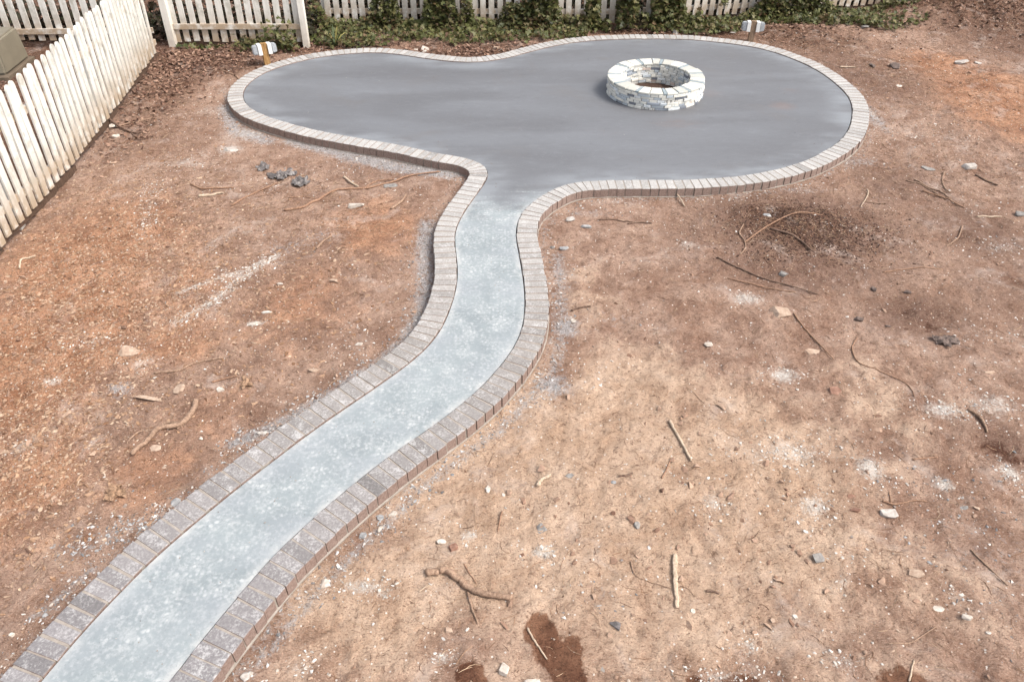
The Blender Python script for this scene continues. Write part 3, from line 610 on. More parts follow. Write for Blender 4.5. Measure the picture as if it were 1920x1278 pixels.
def fence(name, label, line, pitch, h_base, face, rails, kick, posts, up=UP, group='white picket fences', lean=0.0, front_rail=False):
    """line: ground points of the fence, one bay between each pair; face: side the yard lies on"""
    Q = [Vector((*p, 0)) for p in line]
    root = empty(name, (Q[0].x, Q[0].y, GZ0)); tag(root, label, 'fence', group)
    cum = [0.0]
    for p, q in zip(Q[:-1], Q[1:]): cum.append(cum[-1] + (q - p).length)
    def at(s):
        k = max(0, min(len(Q) - 2, sum(1 for c in cum[1:] if c <= s))); d = (Q[k + 1] - Q[k]).normalized()
        return Q[k] + d * (s - cum[k]), d, Vector((-d.y, d.x, 0)) * face
    for i in range(int(cum[-1] / pitch)):
        p, d, nv = at((i + 0.5) * pitch + random.uniform(-.007, .007)); u = (up + d * (lean + random.gauss(0, 0.009)) + nv * random.gauss(0, 0.007)).normalized()
        o = bpy.data.objects.new('picket', random.choice(PICK)); COL.objects.link(o)
        put(o, root, (p.x, p.y, h_base + random.uniform(-.014, .010)), basis(d, u))
    for k in range(len(Q) - 1):
        L = cum[k + 1] - cum[k]; mid = (Q[k] + Q[k + 1]) / 2; _, d, nv = at((cum[k] + cum[k + 1]) / 2); m = basis(d, up)
        for zr in rails:
            o = box('rail', (-L / 2 + .002, L / 2 - .002, -0.019, 0.019, -0.043, 0.043), M['paint'], None, 0.004)
            q = mid + up * zr / up.z + nv * (0.0305 if front_rail else -0.0305); put(o, root, (q.x, q.y, GZ0 + zr), m)
        if kick:
            o = box('kick_board', (-L / 2 + .002, L / 2 - .002, -0.016, 0.016, -0.085, kick), M['kick'], None, 0.003); put(o, root, (mid.x - nv.x * 0.03, mid.y - nv.y * 0.03, h_base - 0.01), m)
    for s, hh, wd, side in posts:
        p, d, nv = at(s); p = p + nv * side; o = box('post', (-wd / 2, wd / 2, -wd / 2, wd / 2, -0.25, hh), M['post'], None, 0.006)
        put(o, root, (p.x, p.y, GZ0), basis(d, up))
        c = wd / 2 + 0.018; v = [(-c, -c, 0), (c, -c, 0), (c, c, 0), (-c, c, 0), (-c, -c, .025), (c, -c, .025), (c, c, .025), (-c, c, .025), (0, 0, .085)]
        f_ = [(3, 2, 1, 0), (0, 1, 5, 4), (1, 2, 6, 5), (2, 3, 7, 6), (3, 0, 4, 7), (4, 5, 8), (5, 6, 8), (6, 7, 8), (7, 4, 8)]
        k = link('post_cap', mesh('post_cap', v, f_), M['post'], o); k.location = (0, 0, hh + 0.001)
    return root
fence('picket_fence', 'long white picket fence with round-topped pickets running beside the bare yard', [(-5.10, 4.3), (-5.205, 6.52), (-5.315, 8.4), (-5.536, 10.39), (-5.80, 12.50)], 0.1525, 0.012, -1, (0.28, 0.98), 0.035,
      [(0.4, 1.12, 0.10, -0.115), (2.75, 1.12, 0.10, -0.115), (5.5, 1.12, 0.10, -0.115)])
fence('picket_fence', 'white picket fence panel with its bottom rail in front, beside the corner post', [(-5.70, 12.93), (-3.46, 12.93)], 0.158, -0.015, -1, (0.31, 1.0), 0.03, [(0.0, 1.42, 0.115, 0.06), (2.24, 1.42, 0.10, 0.05)], front_rail=True)
fence('picket_fence', 'grimy white picket fence behind the olive utility box', [(-9.4, 12.72), (-5.98, 12.90)], 0.166, 0.05, -1, (0.27, 1.0), 0, [(0.0, 1.3, 0.10, -0.09)], front_rail=True)
fence('picket_fence', 'white picket fence overgrown with ivy behind the patio', [(-3.36, 14.02), (-0.66, 13.99), (2.3, 13.96)], 0.1535, -0.02, -1, (0.24, 1.0), 0, [(0.0, 1.3, 0.10, -0.09), (2.7, 1.3, 0.10, -0.09)])
fence('picket_fence', 'white picket fence leaning slightly above dense ivy at the orange bank', [(2.34, 13.98), (4.8, 14.51), (7.2, 15.03), (9.6, 15.55)], 0.1535, 0.03, -1, (0.24, 1.0), 0, [(2.5, 1.3, 0.10, -0.09), (5.0, 1.3, 0.10, -0.09)], lean=0.05)

# ------------------------------------------------------------------ utility box
ub = empty('utility_box', (-8.15, 11.75, -0.08)); tag(ub, 'olive metal utility box on a low pad behind the side fence', 'utility box'); ub.rotation_euler = (0, 0, R(4))
v, f = box_data(-0.5, 0.42, -0.42, 0.40, 0.06, 0.54, 0); v = [list(p) for p in v]
for i in (4, 5): v[i][1] += 0.10; v[i][2] -= 0.02
for i in (5, 6): v[i][0] -= 0.03
bm = bmesh.new(); vv = [bm.verts.new(p) for p in v]
for q in f: bm.faces.new([vv[i] for i in q])
bmesh.ops.bevel(bm, geom=bm.edges[:], offset=0.03, segments=3, affect='EDGES'); me = bpy.data.meshes.new('cabinet'); bm.to_mesh(me); bm.free()
link('cabinet', me, M['boxgreen'], ub)
box('pad', (-0.56, 0.47, -0.50, 0.45, -0.12, 0.058), M['boxdark'], ub, 0.01)
box('door_seam', (-0.06, -0.052, -0.423, -0.40, 0.10, 0.44), M['boxdark'], ub)
box('latch', (-0.02, 0.02, -0.43, -0.395, 0.27, 0.33), M['boxdark'], ub, 0.004)

# ------------------------------------------------------------------ short outlet posts
def outlet_post(base, rz, h, mat, label):
    r = empty('outlet_post', (base[0], base[1], float(gz(*base)))); r.rotation_euler = (-TILT, 0, rz); tag(r, label, 'outlet post', 'short outlet posts beside the patio')
    box('timber_post', (-0.045, 0.045, -0.045, 0.045, -0.12, h), mat, r, 0.004)
    for s in (-1, 1):
        b = box('outlet_box', (-0.030, 0.030, -0.070, 0.070, -0.080, 0.080), M['white'], r, 0.006); b.location = (s * 0.0765, 0, h - 0.085)
        v, f_ = box_data(0, 0.080, -0.062, 0.062, -0.074, 0.072); v = [list(p) for p in v]
        for i in (1, 2, 5, 6): v[i][1] *= 0.82; v[i][2] *= 0.86
        if s < 0: v = [[-p[0], p[1], p[2]] for p in v]; f_ = [q[::-1] for q in f_]
        bm = bmesh.new(); vv = [bm.verts.new(p) for p in v]
        for q in f_: bm.faces.new([vv[i] for i in q])
        bmesh.ops.bevel(bm, geom=bm.edges[:], offset=0.012, segments=2, affect='EDGES'); me = bpy.data.meshes.new('cover'); bm.to_mesh(me); bm.free()
        c = link('cover', me, M['clear'], b); c.location = (s * 0.0295, 0, 0)
    return r
outlet_post((-3.90, 12.0), R(28), 0.35, M['timber'], 'short orange timber post with two white outlet boxes near the corner fence')
outlet_post((4.08, 13.12), R(-8), 0.34, M['timber2'], 'short grey-brown timber post with two white outlet boxes near the dense ivy')

# ------------------------------------------------------------------ scatter tools
def hull_template(n, flat, seed):
    r = random.Random(seed); bm = bmesh.new()
    for _ in range(n):
        p = Vector((r.gauss(0, 1), r.gauss(0, 1), r.gauss(0, 1))).normalized() * r.uniform(.75, 1.05); bm.verts.new((p.x, p.y * r.uniform(.75, 1), p.z * flat))
    h = bmesh.ops.convex_hull(bm, input=bm.verts); bmesh.ops.delete(bm, geom=[g for g in h['geom_interior'] if isinstance(g, bmesh.types.BMVert)], context='VERTS')
    bmesh.ops.triangulate(bm, faces=bm.faces); bm.verts.index_update()
    V = np.array([p.co[:] for p in bm.verts]); Fc = np.array([[q.index for q in p.verts] for p in bm.faces]); bm.free(); return V, Fc
ROCKS = [hull_template(9, 0.62, i) for i in range(12)]; FLATS = [hull_template(10, 0.28, 40 + i) for i in range(8)]
def replicate(T, P, S, A, tiltmax=0.3, stretch=None):
    VV, FF, off = [], [], 0; n = len(P); which = rng.integers(0, len(T), n)
    for t, (V, Fc) in enumerate(T):
        k = np.where(which == t)[0]
        if not len(k): continue
        v = V[None] * S[k][:, None, None]
        if stretch is not None: v = v * np.stack([stretch[k], np.ones(len(k)), np.ones(len(k))], -1)[:, None, :]
        tx = rng.normal(0, tiltmax, len(k)); cx, sx = np.cos(tx)[:, None], np.sin(tx)[:, None]
        y = v[..., 1] * cx - v[..., 2] * sx; z = v[..., 1] * sx + v[..., 2] * cx; x = v[..., 0]
        ca, sa = np.cos(A[k])[:, None], np.sin(A[k])[:, None]
        v = np.stack([x * ca - y * sa, x * sa + y * ca, z], -1) + P[k][:, None, :]
        m = len(V); VV.append(v.reshape(-1, 3)); FF.append((Fc[None] + (np.arange(len(k)) * m)[:, None, None] + off).reshape(-1, 3)); off += len(k) * m
    return np.concatenate(VV), np.concatenate(FF)
def in_view(n, seed=0, ymax=15.5):       # even over the ground the yard shows
    x = rng.uniform(-9, 9.4, n); y = rng.uniform(1.5, ymax, n); k = (np.abs(x) < 0.72 * y + 1.9) & (x > -5.35 - 0.08 * (y - 6)); return x[k], y[k]
def clear_ground(x, y, lo=0.235):
    p, i, d = paved(x, y); k = ~(i | (d < lo)); return x[k], y[k], d[k]
def gauss_pts(spots, n, spread=1.0):
    xs, ys = [], []
    wt = np.array([max(0.02, (s[4] if len(s) > 4 else 1) * s[2] * s[3]) for s in spots]); wt = wt / wt.sum()
    for s, q in zip(spots, wt):
        m = max(2, int(n * q)); cx, cy, sx, sy = spot(*s[:4]); xs.append(rng.normal(cx, sx * 0.75 * spread, m)); ys.append(rng.normal(cy, sy * 0.75 * spread, m))
    return np.concatenate(xs), np.concatenate(ys)
def edge_pts(n, near=0.27, sig=0.13):
    i = rng.integers(60, len(edge) - 60, n); d = BL + 0.03 + np.abs(rng.normal(0, sig, n)); p = edge[i] + nrm[i] * d[:, None]; return p[:, 0], p[:, 1]
def stuff(name, V, F, mat, label):
    o = link(name, fast_mesh(name, V, F), mat); tag(o, label, name.replace('_', ' '), kind='stuff'); return o
def scatter_rocks(name, xs, ys, smin, smax, cols, label, T=ROCKS, power=3.0, keep=None):
    x, y, d = clear_ground(xs, ys)
    k = rng.random(len(x)); s = smin + (smax - smin) * k ** power; z = gz(x, y) + s * 0.12
    V, F_ = replicate(T, np.c_[x, y, z], s, rng.uniform(0, 6.28, len(x)), 0.35, rng.uniform(.8, 1.6, len(x)))
    stuff(name, V, F_, island_material(name + '_colours', cols), label)

WH = [(0.66, 0.62, 0.57), (0.58, 0.53, 0.48), (0.42, 0.36, 0.30), (0.72, 0.69, 0.65)]
GR = [(0.13, 0.125, 0.125), (0.25, 0.245, 0.242), (0.40, 0.39, 0.38), (0.56, 0.54, 0.52), (0.30, 0.22, 0.17), (0.19, 0.185, 0.185), (0.36, 0.26, 0.19)]
TN = [(0.22, 0.13, 0.085), (0.34, 0.22, 0.15), (0.46, 0.33, 0.24), (0.16, 0.09, 0.06), (0.40, 0.275, 0.195), (0.52, 0.41, 0.32)]
x1, y1 = in_view(9000); x2, y2 = gauss_pts([s for s in LIME if (s[4] if len(s) > 4 else 1) > .3], 6500, 1.25); x3, y3 = edge_pts(2000, sig=0.10)
scatter_rocks('white_gravel', np.r_[x1, x2, x3], np.r_[y1, y2, y3], 0.0022, 0.016, WH, 'small white stone chips strewn over the bare soil', power=3.4)
x2, y2 = gauss_pts([s for s in GREY if (s[4] if len(s) > 4 else 1) > .3], 4600, 1.25); x3, y3 = edge_pts(1900, sig=0.09)
scatter_rocks('grey_gravel', np.r_[x2, x3], np.r_[y2, y3], 0.004, 0.017, GR, 'crushed grey gravel spilled along the brick edging', power=2.2)
x1, y1 = in_view(38000); x2, y2 = gauss_pts([(100, 600, 170, 160), (160, 480, 170, 110), (80, 850, 130, 140), (300, 560, 160, 120)], 9000)
hx, hy, hsx, hsy = spot(1500, 425, 95, 32); k_ = ((x1 - hx) / hsx) ** 2 + ((y1 - hy) / hsy) ** 2 > 1; x1, y1 = x1[k_], y1[k_]
scatter_rocks('soil_crumbs', np.r_[x1, x2], np.r_[y1, y2], 0.003, 0.014, TN, 'loose crumbs and clods of brown soil', power=2.6)
x2, y2 = gauss_pts([(1500, 425, 95, 32), (1520, 440, 70, 24), (1430, 404, 40, 10, .6), (1560, 455, 60, 16, .5), (1480, 470, 120, 24, .25), (1600, 420, 90, 30, .2)], 6500)
scatter_rocks('dark_soil_heap', x2, y2, 0.003, 0.016, [(0.040, 0.021, 0.016), (0.075, 0.041, 0.030), (0.13, 0.072, 0.052), (0.055, 0.030, 0.022)], 'low heap of dark loose soil and roots in the open yard', power=2.2)

x1, y1 = in_view(700); x2, y2 = gauss_pts([(110, 600, 170, 170), (160, 480, 170, 110), (80, 850, 130, 140), (1505, 440, 120, 40, .5), (1650, 330, 150, 90, .5), (1400, 1000, 300, 200, .4)], 900)
scatter_rocks('soil_clods', np.r_[x1, x2], np.r_[y1, y2], 0.010, 0.038, [(0.20, 0.115, 0.08), (0.32, 0.20, 0.14), (0.42, 0.29, 0.21), (0.16, 0.088, 0.06), (0.36, 0.235, 0.165)], 'larger lumps of brown soil half sunk in the yard', power=2.4)
i_ = rng.integers(60, len(edge) - 60, 900); q_ = edge[i_] - nrm[i_] * (0.02 + np.abs(rng.normal(0, .22, 900)))[:, None]     # grit trodden onto the paving
gx_, gy_ = np.r_[q_[:, 0], rng.uniform(-4, 5, 420)], np.r_[q_[:, 1], rng.uniform(8, 13, 420)]
k_ = inside(EP, gx_, gy_) & ((gx_ - pc[0]) ** 2 + (gy_ - pc[1]) ** 2 > 0.75 ** 2); gx_, gy_ = gx_[k_], gy_[k_]; n = len(gx_); sz_ = .0015 + .005 * rng.random(n) ** 3
V, F_ = replicate(ROCKS, np.c_[gx_, gy_, sz_ * 0.45], sz_, rng.uniform(0, 6.28, n), 0.2, rng.uniform(.8, 1.6, n))
stuff('grit', V, F_, island_material('grit_colours', [(0.30, 0.20, 0.14), (0.20, 0.12, 0.08), (0.45, 0.42, 0.38), (0.12, 0.11, 0.105)]), 'fine grit and soil crumbs trodden onto the concrete')
# twigs, roots and needles ------------------------------------------
def thin_strips(x, y, L, wd, ang, curl, lift):
    # each: a bent three-sided sliver of four rings
    n = len(x); K = 4; t = np.linspace(-0.5, 0.5, K)
    ca, sa = np.cos(ang), np.sin(ang)
    V = np.zeros((n, K, 3, 3)); z0 = gz(x, y)
    for k in range(K):
        s = t[k] * L; o = curl * L * (t[k] ** 2 * 4 - 0.5) * 0.5
        px = x + ca * s - sa * o; py = y + sa * s + ca * o; pz = gz(px, py) + wd * 0.5 + lift * (t[k] + 0.5)
        for j in range(3):
            a = 2 * math.pi * j / 3; w_ = wd * (1.0 if k in (1, 2) else 0.6)
            V[:, k, j, 0] = px - sa * math.cos(a) * w_; V[:, k, j, 1] = py + ca * math.cos(a) * w_; V[:, k, j, 2] = pz + math.sin(a) * w_
    F0 = []
    for k in range(K - 1):
        for j in range(3): a = 3 * k + j; b = 3 * k + (j + 1) % 3; F0.append((a, b, b + 3, a + 3))
    F0 = np.array(F0); F_ = (F0[None] + (np.arange(n) * K * 3)[:, None, None]).reshape(-1, 4); return V.reshape(-1, 3), F_
x1, y1 = in_view(17000)
x2, y2 = gauss_pts([(1640, 125, 190, 50), (1560, 80, 110, 26), (1830, 60, 130, 40), (1500, 430, 150, 50, .8), (1850, 170, 120, 60, .6), (1700, 300, 150, 70, .5), (560, 350, 140, 40, .7), (300, 230, 110, 70, .5), (690, 420, 110, 60, .5), (200, 450, 180, 120, .4)], 9500)
x, y, _ = clear_ground(np.r_[x1, x2], np.r_[y1, y2]); n = len(x)
V, F_ = thin_strips(x, y, rng.gamma(1.8, 0.03, n) + 0.015, rng.uniform(.0008, .0022, n), rng.uniform(0, 6.28, n), rng.normal(0, .35, n), np.abs(rng.normal(0, .006, n)))
stuff('twig_litter', V, F_, island_material('twig_colours', [(0.10, 0.052, 0.033), (0.23, 0.125, 0.075), (0.36, 0.22, 0.135), (0.50, 0.36, 0.24), (0.17, 0.085, 0.05)]), 'fine twigs, rootlets and needles littering the bare soil')

x2, y2 = gauss_pts([(110, 610, 170, 170), (170, 470, 190, 110), (70, 880, 130, 150), (330, 560, 170, 120, .6), (250, 330, 110, 70, .7), (480, 640, 160, 120, .3), (620, 480, 130, 80, .4), (1650, 150, 170, 60, .5), (1850, 260, 130, 90, .4)], 15000)
x, y, _ = clear_ground(x2, y2); k = x > -5.3 - 0.08 * (y - 6); x, y = x[k], y[k]; n = len(x); sz_ = 0.005 + 0.017 * rng.random(n) ** 2.2
V, F_ = replicate(FLATS, np.c_[x, y, gz(x, y) + 0.002], sz_, rng.uniform(0, 6.28, n), 0.45, rng.uniform(.9, 2.2, n))
stuff('wood_chips', V, F_, island_material('wood_chip_colours', [(0.20, 0.105, 0.06), (0.31, 0.18, 0.105), (0.42, 0.275, 0.18), (0.15, 0.075, 0.045), (0.50, 0.365, 0.26), (0.26, 0.145, 0.085)]), 'small brown bark and wood chips mixed into the soil')
# dead leaves ---------------------------------------------------------
def leaf_cards(P, size, nx_, ang, fold):  # two-panel folded leaf of six points
    n = len(P); base = np.array([(-.5, 0, 0), (-.15, .28, 1), (.25, .24, 1), (.55, 0, 0), (.25, -.24, 1), (-.15, -.28, 1)], float)
    V = np.zeros((n, 6, 3)); V[:, :, 0] = base[None, :, 0]; V[:, :, 1] = base[None, :, 1]; V[:, :, 2] = base[None, :, 2] * fold[:, None]
    V[:, :, 2] += (base[None, :, 0] ** 2) * nx_[:, None]
    V *= size[:, None, None]
    return V
def rot_batch(V, rx, ry, rz):
    def rr(V, a, i, j):
        c, s = np.cos(a)[:, None], np.sin(a)[:, None]; A = V[..., i] * c - V[..., j] * s; B = V[..., i] * s + V[..., j] * c; V = V.copy(); V[..., i] = A; V[..., j] = B; return V
    return rr(rr(rr(V, rx, 1, 2), ry, 2, 0), rz, 0, 1)
LF = np.array([(0, 1, 2), (0, 2, 3), (0, 3, 4), (0, 4, 5)])
x2, y2 = gauss_pts([(380, 108, 100, 24, 1.5), (310, 150, 60, 36), (260, 230, 40, 50, .4), (900, 98, 150, 16, 1.2), (640, 88, 100, 10), (1200, 58, 200, 9, .8), (1500, 62, 90, 18, .5), (1850, 30, 110, 30, .7)], 4600)
xb = rng.uniform(-9, 9.5, 3500); yb = rng.uniform(13.6, 16.4, 3500); xc = rng.uniform(-9.5, -6.0, 900); yc = rng.uniform(8, 14, 900)
xd = rng.uniform(-5.7, -3.4, 900); yd = rng.uniform(12.95, 15.5, 900)
x, y, _ = clear_ground(np.r_[x2, xb, xc, xd], np.r_[y2, yb, yc, yd], 0.24); n = len(x)
V = leaf_cards(np.c_[x, y], rng.uniform(.03, .075, n), rng.normal(0.3, .4, n), 0, rng.normal(0.08, .12, n)); V = rot_batch(V, rng.normal(0, .4, n), rng.normal(0, .4, n), rng.uniform(0, 6.28, n))
V += np.c_[x, y, gz(x, y) + rng.uniform(.006, .022, n)][:, None, :]
stuff('dead_leaves', V.reshape(-1, 3), (LF[None] + (np.arange(n) * 6)[:, None, None]).reshape(-1, 3), island_material('dead_leaf_colours', [(0.075, 0.040, 0.029), (0.16, 0.085, 0.060), (0.25, 0.145, 0.10), (0.36, 0.23, 0.165), (0.12, 0.065, 0.048)], 0.75), 'fallen brown leaves gathered along the fences')

# ------------------------------------------------------------------ ivy
IVB = np.array([(0, 0, 0), (.30, -.18, .03), (.62, -.12, .05), (.42, .12, .0), (.50, .52, .06), (.20, .42, .0), (0, .95, .04), (-.20, .42, .0), (-.50, .52, .06), (-.42, .12, .0), (-.62, -.12, .05), (-.30, -.18, .03)], float)
IVF = np.array([(0, 1, 3), (1, 2, 3), (0, 3, 5), (3, 4, 5), (0, 5, 7), (5, 6, 7), (0, 7, 9), (7, 8, 9), (0, 9, 11), (9, 10, 11)])
ivy_P = []
def ivy_region(px0, px1, top, bot, n, Yf=None, thick=0.22):   # a leafy drift between two outlines, given at a few px stations
    n = int(n * 0.78); xs = rng.uniform(px0, px1, n)
    tp = np.interp(xs, [a for a, _ in top], [b for _, b in top]); bt = np.interp(xs, [a for a, _ in bot], [b for _, b in bot])
    u = rng.random(n); ys = tp + (bt - tp) * u + rng.normal(0, 1.6, n)
    for a, b in zip(xs, ys):
        X0 = (a - 960) / FPX * 13.3
        Yw = (13.90 if X0 < 2.2 else 13.90 + (X0 - 2.2) * 0.216) - abs(random.gauss(0, thick * 0.55)) - 0.02
        x_, y_, z_ = GV(a, b, Yw)
        if z_ < GZ0 + 0.02:
            x_, y_ = G(a, b, GZ0 + 0.04); z_ = GZ0 + 0.02 + abs(random.gauss(0, 0.07))
        ivy_P.append((x_, y_, z_))
ivy_region(578, 700, [(578, -30), (600, 10), (612, 34), (640, 36), (690, 34), (700, 10)], [(578, 80), (620, 86), (660, 90), (700, 82)], 1500)
ivy_region(690, 800, [(690, 30), (700, -20), (742, -20), (752, 36), (790, 38), (800, -10)], [(690, 84), (720, 82), (760, 74), (800, 72)], 1500)
ivy_region(794, 870, [(794, -20), (848, -20), (856, 26), (870, 32)], [(794, 72), (830, 74), (850, 82), (870, 78)], 1200)
ivy_region(866, 990, [(866, 0), (884, 0), (890, 34), (935, 38), (944, 12), (970, 8), (990, -5)], [(866, 80), (890, 76), (930, 76), (990, 74)], 1500)
ivy_region(983, 1045, [(983, -20), (1045, -20)], [(983, 76), (1045, 72)], 1100)
ivy_region(1045, 1100, [(1045, 10), (1062, 32), (1085, 28), (1100, 30)], [(1045, 74), (1075, 76), (1100, 66)], 600)
ivy_region(1097, 1124, [(1097, 0), (1124, -10)], [(1097, 62), (1124, 58)], 420)
ivy_region(1124, 1146, [(1124, 36), (1146, 38)], [(1124, 58), (1146, 58)], 120)
ivy_region(1156, 1198, [(1156, -20), (1198, -20)], [(1156, 54), (1198, 54)], 620)
ivy_region(1202, 1222, [(1202, 22), (1222, 28)], [(1202, 52), (1222, 52)], 110)
ivy_region(1222, 1286, [(1222, -20), (1286, -20)], [(1222, 58), (1286, 60)], 1150)
ivy_region(1284, 1330, [(1284, 20), (1300, 32), (1312, 14), (1320, 30), (1330, 33)], [(1284, 62), (1330, 62)], 420)
ivy_region(1326, 1430, [(1326, 32), (1380, 34), (1400, 24), (1420, 8), (1430, 0)], [(1326, 62), (1360, 60), (1430, 50)], 1300)
ivy_region(1352, 1366, [(1352, -8), (1366, -8)], [(1352, 12), (1366, 12)], 50)
ivy_region(1428, 1560, [(1428, -20), (1466, -20), (1474, 8), (1482, -20), (1540, -20), (1556, 4)], [(1428, 50), (1480, 46), (1560, 44)], 2000)
ivy_region(1550, 1680, [(1550, 4), (1565, 14), (1600, 18), (1640, 14), (1655, 4), (1680, -10)], [(1550, 46), (1600, 44), (1640, 52), (1680, 58)], 1900)
ivy_region(1676, 1790, [(1676, -15), (1716, -10), (1730, 10), (1770, 6), (1790, -15)], [(1676, 60), (1720, 50), (1750, 34), (1790, 26)], 1500)
ivy_region(1785, 1930, [(1785, -20), (1930, -20)], [(1785, 24), (1850, 10), (1930, 8)], 900)
ivy_region(1490, 1570, [(1490, 22), (1570, 26)], [(1490, 44), (1570, 48)], 300)
for a, b, t in ((700, 742, -20), (797, 848, -20), (985, 1045, -20), (1100, 1124, 0), (1158, 1196, -20), (1224, 1284, -20), (1430, 1470, -15), (1486, 1540, -15), (950, 975, 5), (868, 884, 0)):
    ivy_region(a, b, [(a, t), (b, t)], [(a, 44), (b, 44)], int(9 * (b - a)), thick=0.16)
# higher growth over the fence tops
for a, b in ((-1.7, -1.1), (-0.95, -0.55), (0.25, 0.8), (2.0, 2.45), (2.6, 3.2), (4.6, 5.9), (7.2, 9.4)):
    for _ in range(int(420 * (b - a))): ivy_P.append((random.uniform(a, b), 13.85 + max(0, (a - 2.2)) * 0.216 - abs(random.gauss(0, .1)), random.uniform(0.6, 1.15)))
# drift at the foot of the corner panel
for _ in range(420):
    x_ = random.triangular(-4.7, -3.55, -3.7); ivy_P.append((x_, random.uniform(12.55, 12.86), GZ0 + abs(random.gauss(0, 0.09 + 0.10 * (x_ + 4.7)))))
for _ in range(60): x_ = random.uniform(-5.6, -4.6); ivy_P.append((x_, random.uniform(12.75, 12.88), GZ0 + abs(random.gauss(0, .03))))
P = np.array(ivy_P); n = len(P)
S = rng.uniform(.035, .085, n)
V = np.repeat(IVB[None], n, 0); V = V - np.array([0, .3, 0]); V[:, :, 2] += rng.normal(0, .15, n)[:, None] * np.abs(V[:, :, 0]); V = V * S[:, None, None]
V = rot_batch(V, rng.normal(0.5, .5, n), rng.normal(0.15, .45, n), rng.normal(0, .9, n) + np.where(rng.random(n) < .2, math.pi, 0)) + P[:, None, :]
M['ivy'] = island_material('ivy_leaf', [(0.026, 0.034, 0.011), (0.090, 0.102, 0.027), (0.165, 0.168, 0.058), (0.055, 0.068, 0.020), (0.23, 0.20, 0.085), (0.10, 0.112, 0.040), (0.16, 0.098, 0.052), (0.12, 0.135, 0.048)], 0.5, 0.3, 0.25)
stuff('ivy', V.reshape(-1, 3), (IVF[None] + (np.arange(n) * 12)[:, None, None]).reshape(-1, 3), M['ivy'], 'dark green ivy sprawling on the ground and climbing the white fence')
# undergrowth on the far side of the fences, leaves coloured dark to fill the gaps
n = 9000; xs = rng.uniform(-9.5, 9.6, n); ys = np.where(xs > -3.4, 14.16, 13.08) + np.maximum(0, xs - 2.2) * 0.216 + np.abs(rng.normal(0, .75, n)); zs = GZ0 + np.abs(rng.normal(0, .20, n))
V = np.repeat(IVB[None], n, 0) * rng.uniform(.06, .12, n)[:, None, None]; V = rot_batch(V, rng.normal(0.5, .6, n), rng.normal(0, .5, n), rng.uniform(0, 6.28, n)) + np.c_[xs, ys, zs][:, None, :]
stuff('undergrowth', V.reshape(-1, 3), (IVF[None] + (np.arange(n) * 12)[:, None, None]).reshape(-1, 3), island_material('undergrowth_leaf', [(0.018, 0.014, 0.009), (0.034, 0.026, 0.015), (0.028, 0.032, 0.012), (0.055, 0.032, 0.020), (0.022, 0.022, 0.010)], 0.7, 0.2), 'dark low undergrowth seen through the gaps of the back fences')

# ------------------------------------------------------------------ sticks and roots as single things
def smooth_line(P, k=6):
    P = [Vector(p) for p in P]; out = []
    for i in range(len(P) - 1):
        p0, p1, p2, p3 = P[max(i - 1, 0)], P[i], P[i + 1], P[min(i + 2, len(P) - 1)]
        for t in np.linspace(0, 1, k, endpoint=False): out.append(0.5 * ((2 * p1) + (p2 - p0) * t + (2 * p0 - 5 * p1 + 4 * p2 - p3) * t * t + (3 * p1 - p0 - 3 * p2 + p3) * t ** 3))
    out.append(P[-1]); return out
def tube(P, r0, r1, seg=8, rough=0.09, flat=1.0):
    V, Fs = [], []; n = len(P); ph = random.uniform(0, 9)
    P = [p + Vector((random.gauss(0, r0 * .13), random.gauss(0, r0 * .13), 0)) if 0 < i < n - 1 else p for i, p in enumerate(P)]
    for i, p in enumerate(P):
        d = (P[min(i + 1, n - 1)] - P[max(i - 1, 0)]).normalized(); sx = d.cross(Vector((0, 0, 1))).normalized(); sz = sx.cross(d)
        r = (r0 + (r1 - r0) * i / (n - 1)) * (1 + random.uniform(-rough, rough)) * (1 + 0.14 * max(0, math.sin(i * 0.9 + ph)) ** 8) * (0.72 if i in (0, n - 1) else 1)
        for j in range(seg):
            a = 2 * math.pi * j / seg; q = p + (sx * math.cos(a) + sz * math.sin(a) * flat) * r * (1 + random.uniform(-rough, rough) * .5); V.append(q)
    for i in range(n - 1):
        for j in range(seg): a = seg * i + j; b = seg * i + (j + 1) % seg; Fs.append((a, a + seg, b + seg, b))
    Fs.append(tuple(range(seg))); Fs.append(tuple(seg * (n - 1) + j for j in range(seg - 1, -1, -1))); return V, Fs
def join(a, b): o = len(a[0]); return list(a[0]) + list(b[0]), list(a[1]) + [tuple(i + o for i in f) for f in b[1]]
def gpts(pts, r, lift=None):
    out = []
    for i, p in enumerate(pts):
        x, y = G(p[0], p[1], GZ0 + r); z = float(gz(x, y)) + r * 0.85 + (lift[i] if lift else 0); out.append((x, y, z))
    return out
def stick(label, pts, rpx, mat, taper=0.6, name='stick', lift=None, branches=(), flat=1.0, cat='stick', seg=7):
    m = mpp(*pts[len(pts) // 2]); r = rpx * m / 2
    P = smooth_line(gpts(pts, r, lift))
    for q in P:
        zz = float(gz(q.x, q.y)) + r * 0.75 * flat
        if not lift: q.z = max(q.z, zz) if q.z < zz + 0.02 else q.z
    D = tube(P, r, r * taper, seg, flat=flat)
    for bp, br in branches: D = join(D, tube(smooth_line(gpts(bp, br * m / 2)), br * m / 2, br * m / 4, 6))
    c = Vector(np.array([tuple(p) for p in P]).mean(0)); c.z = min(p.z for p in P) - r
    V = [Vector(v) - c for v in D[0]]
    o = link(name, mesh(name, V, D[1], seg > 5), mat); o.location = c
    # long axis of the grain: handled in object space
    return tag(o, label, cat, 'sticks lying on the soil')
stick('thick bent grey-brown branch lying on tan soil above the dark wet patches', [(798,1072),(820,1068),(840,1068),(857,1079),(878,1096),(906,1109),(932,1114),(961,1117)], 14, M['stick'], 0.85, 'branch', cat='branch')
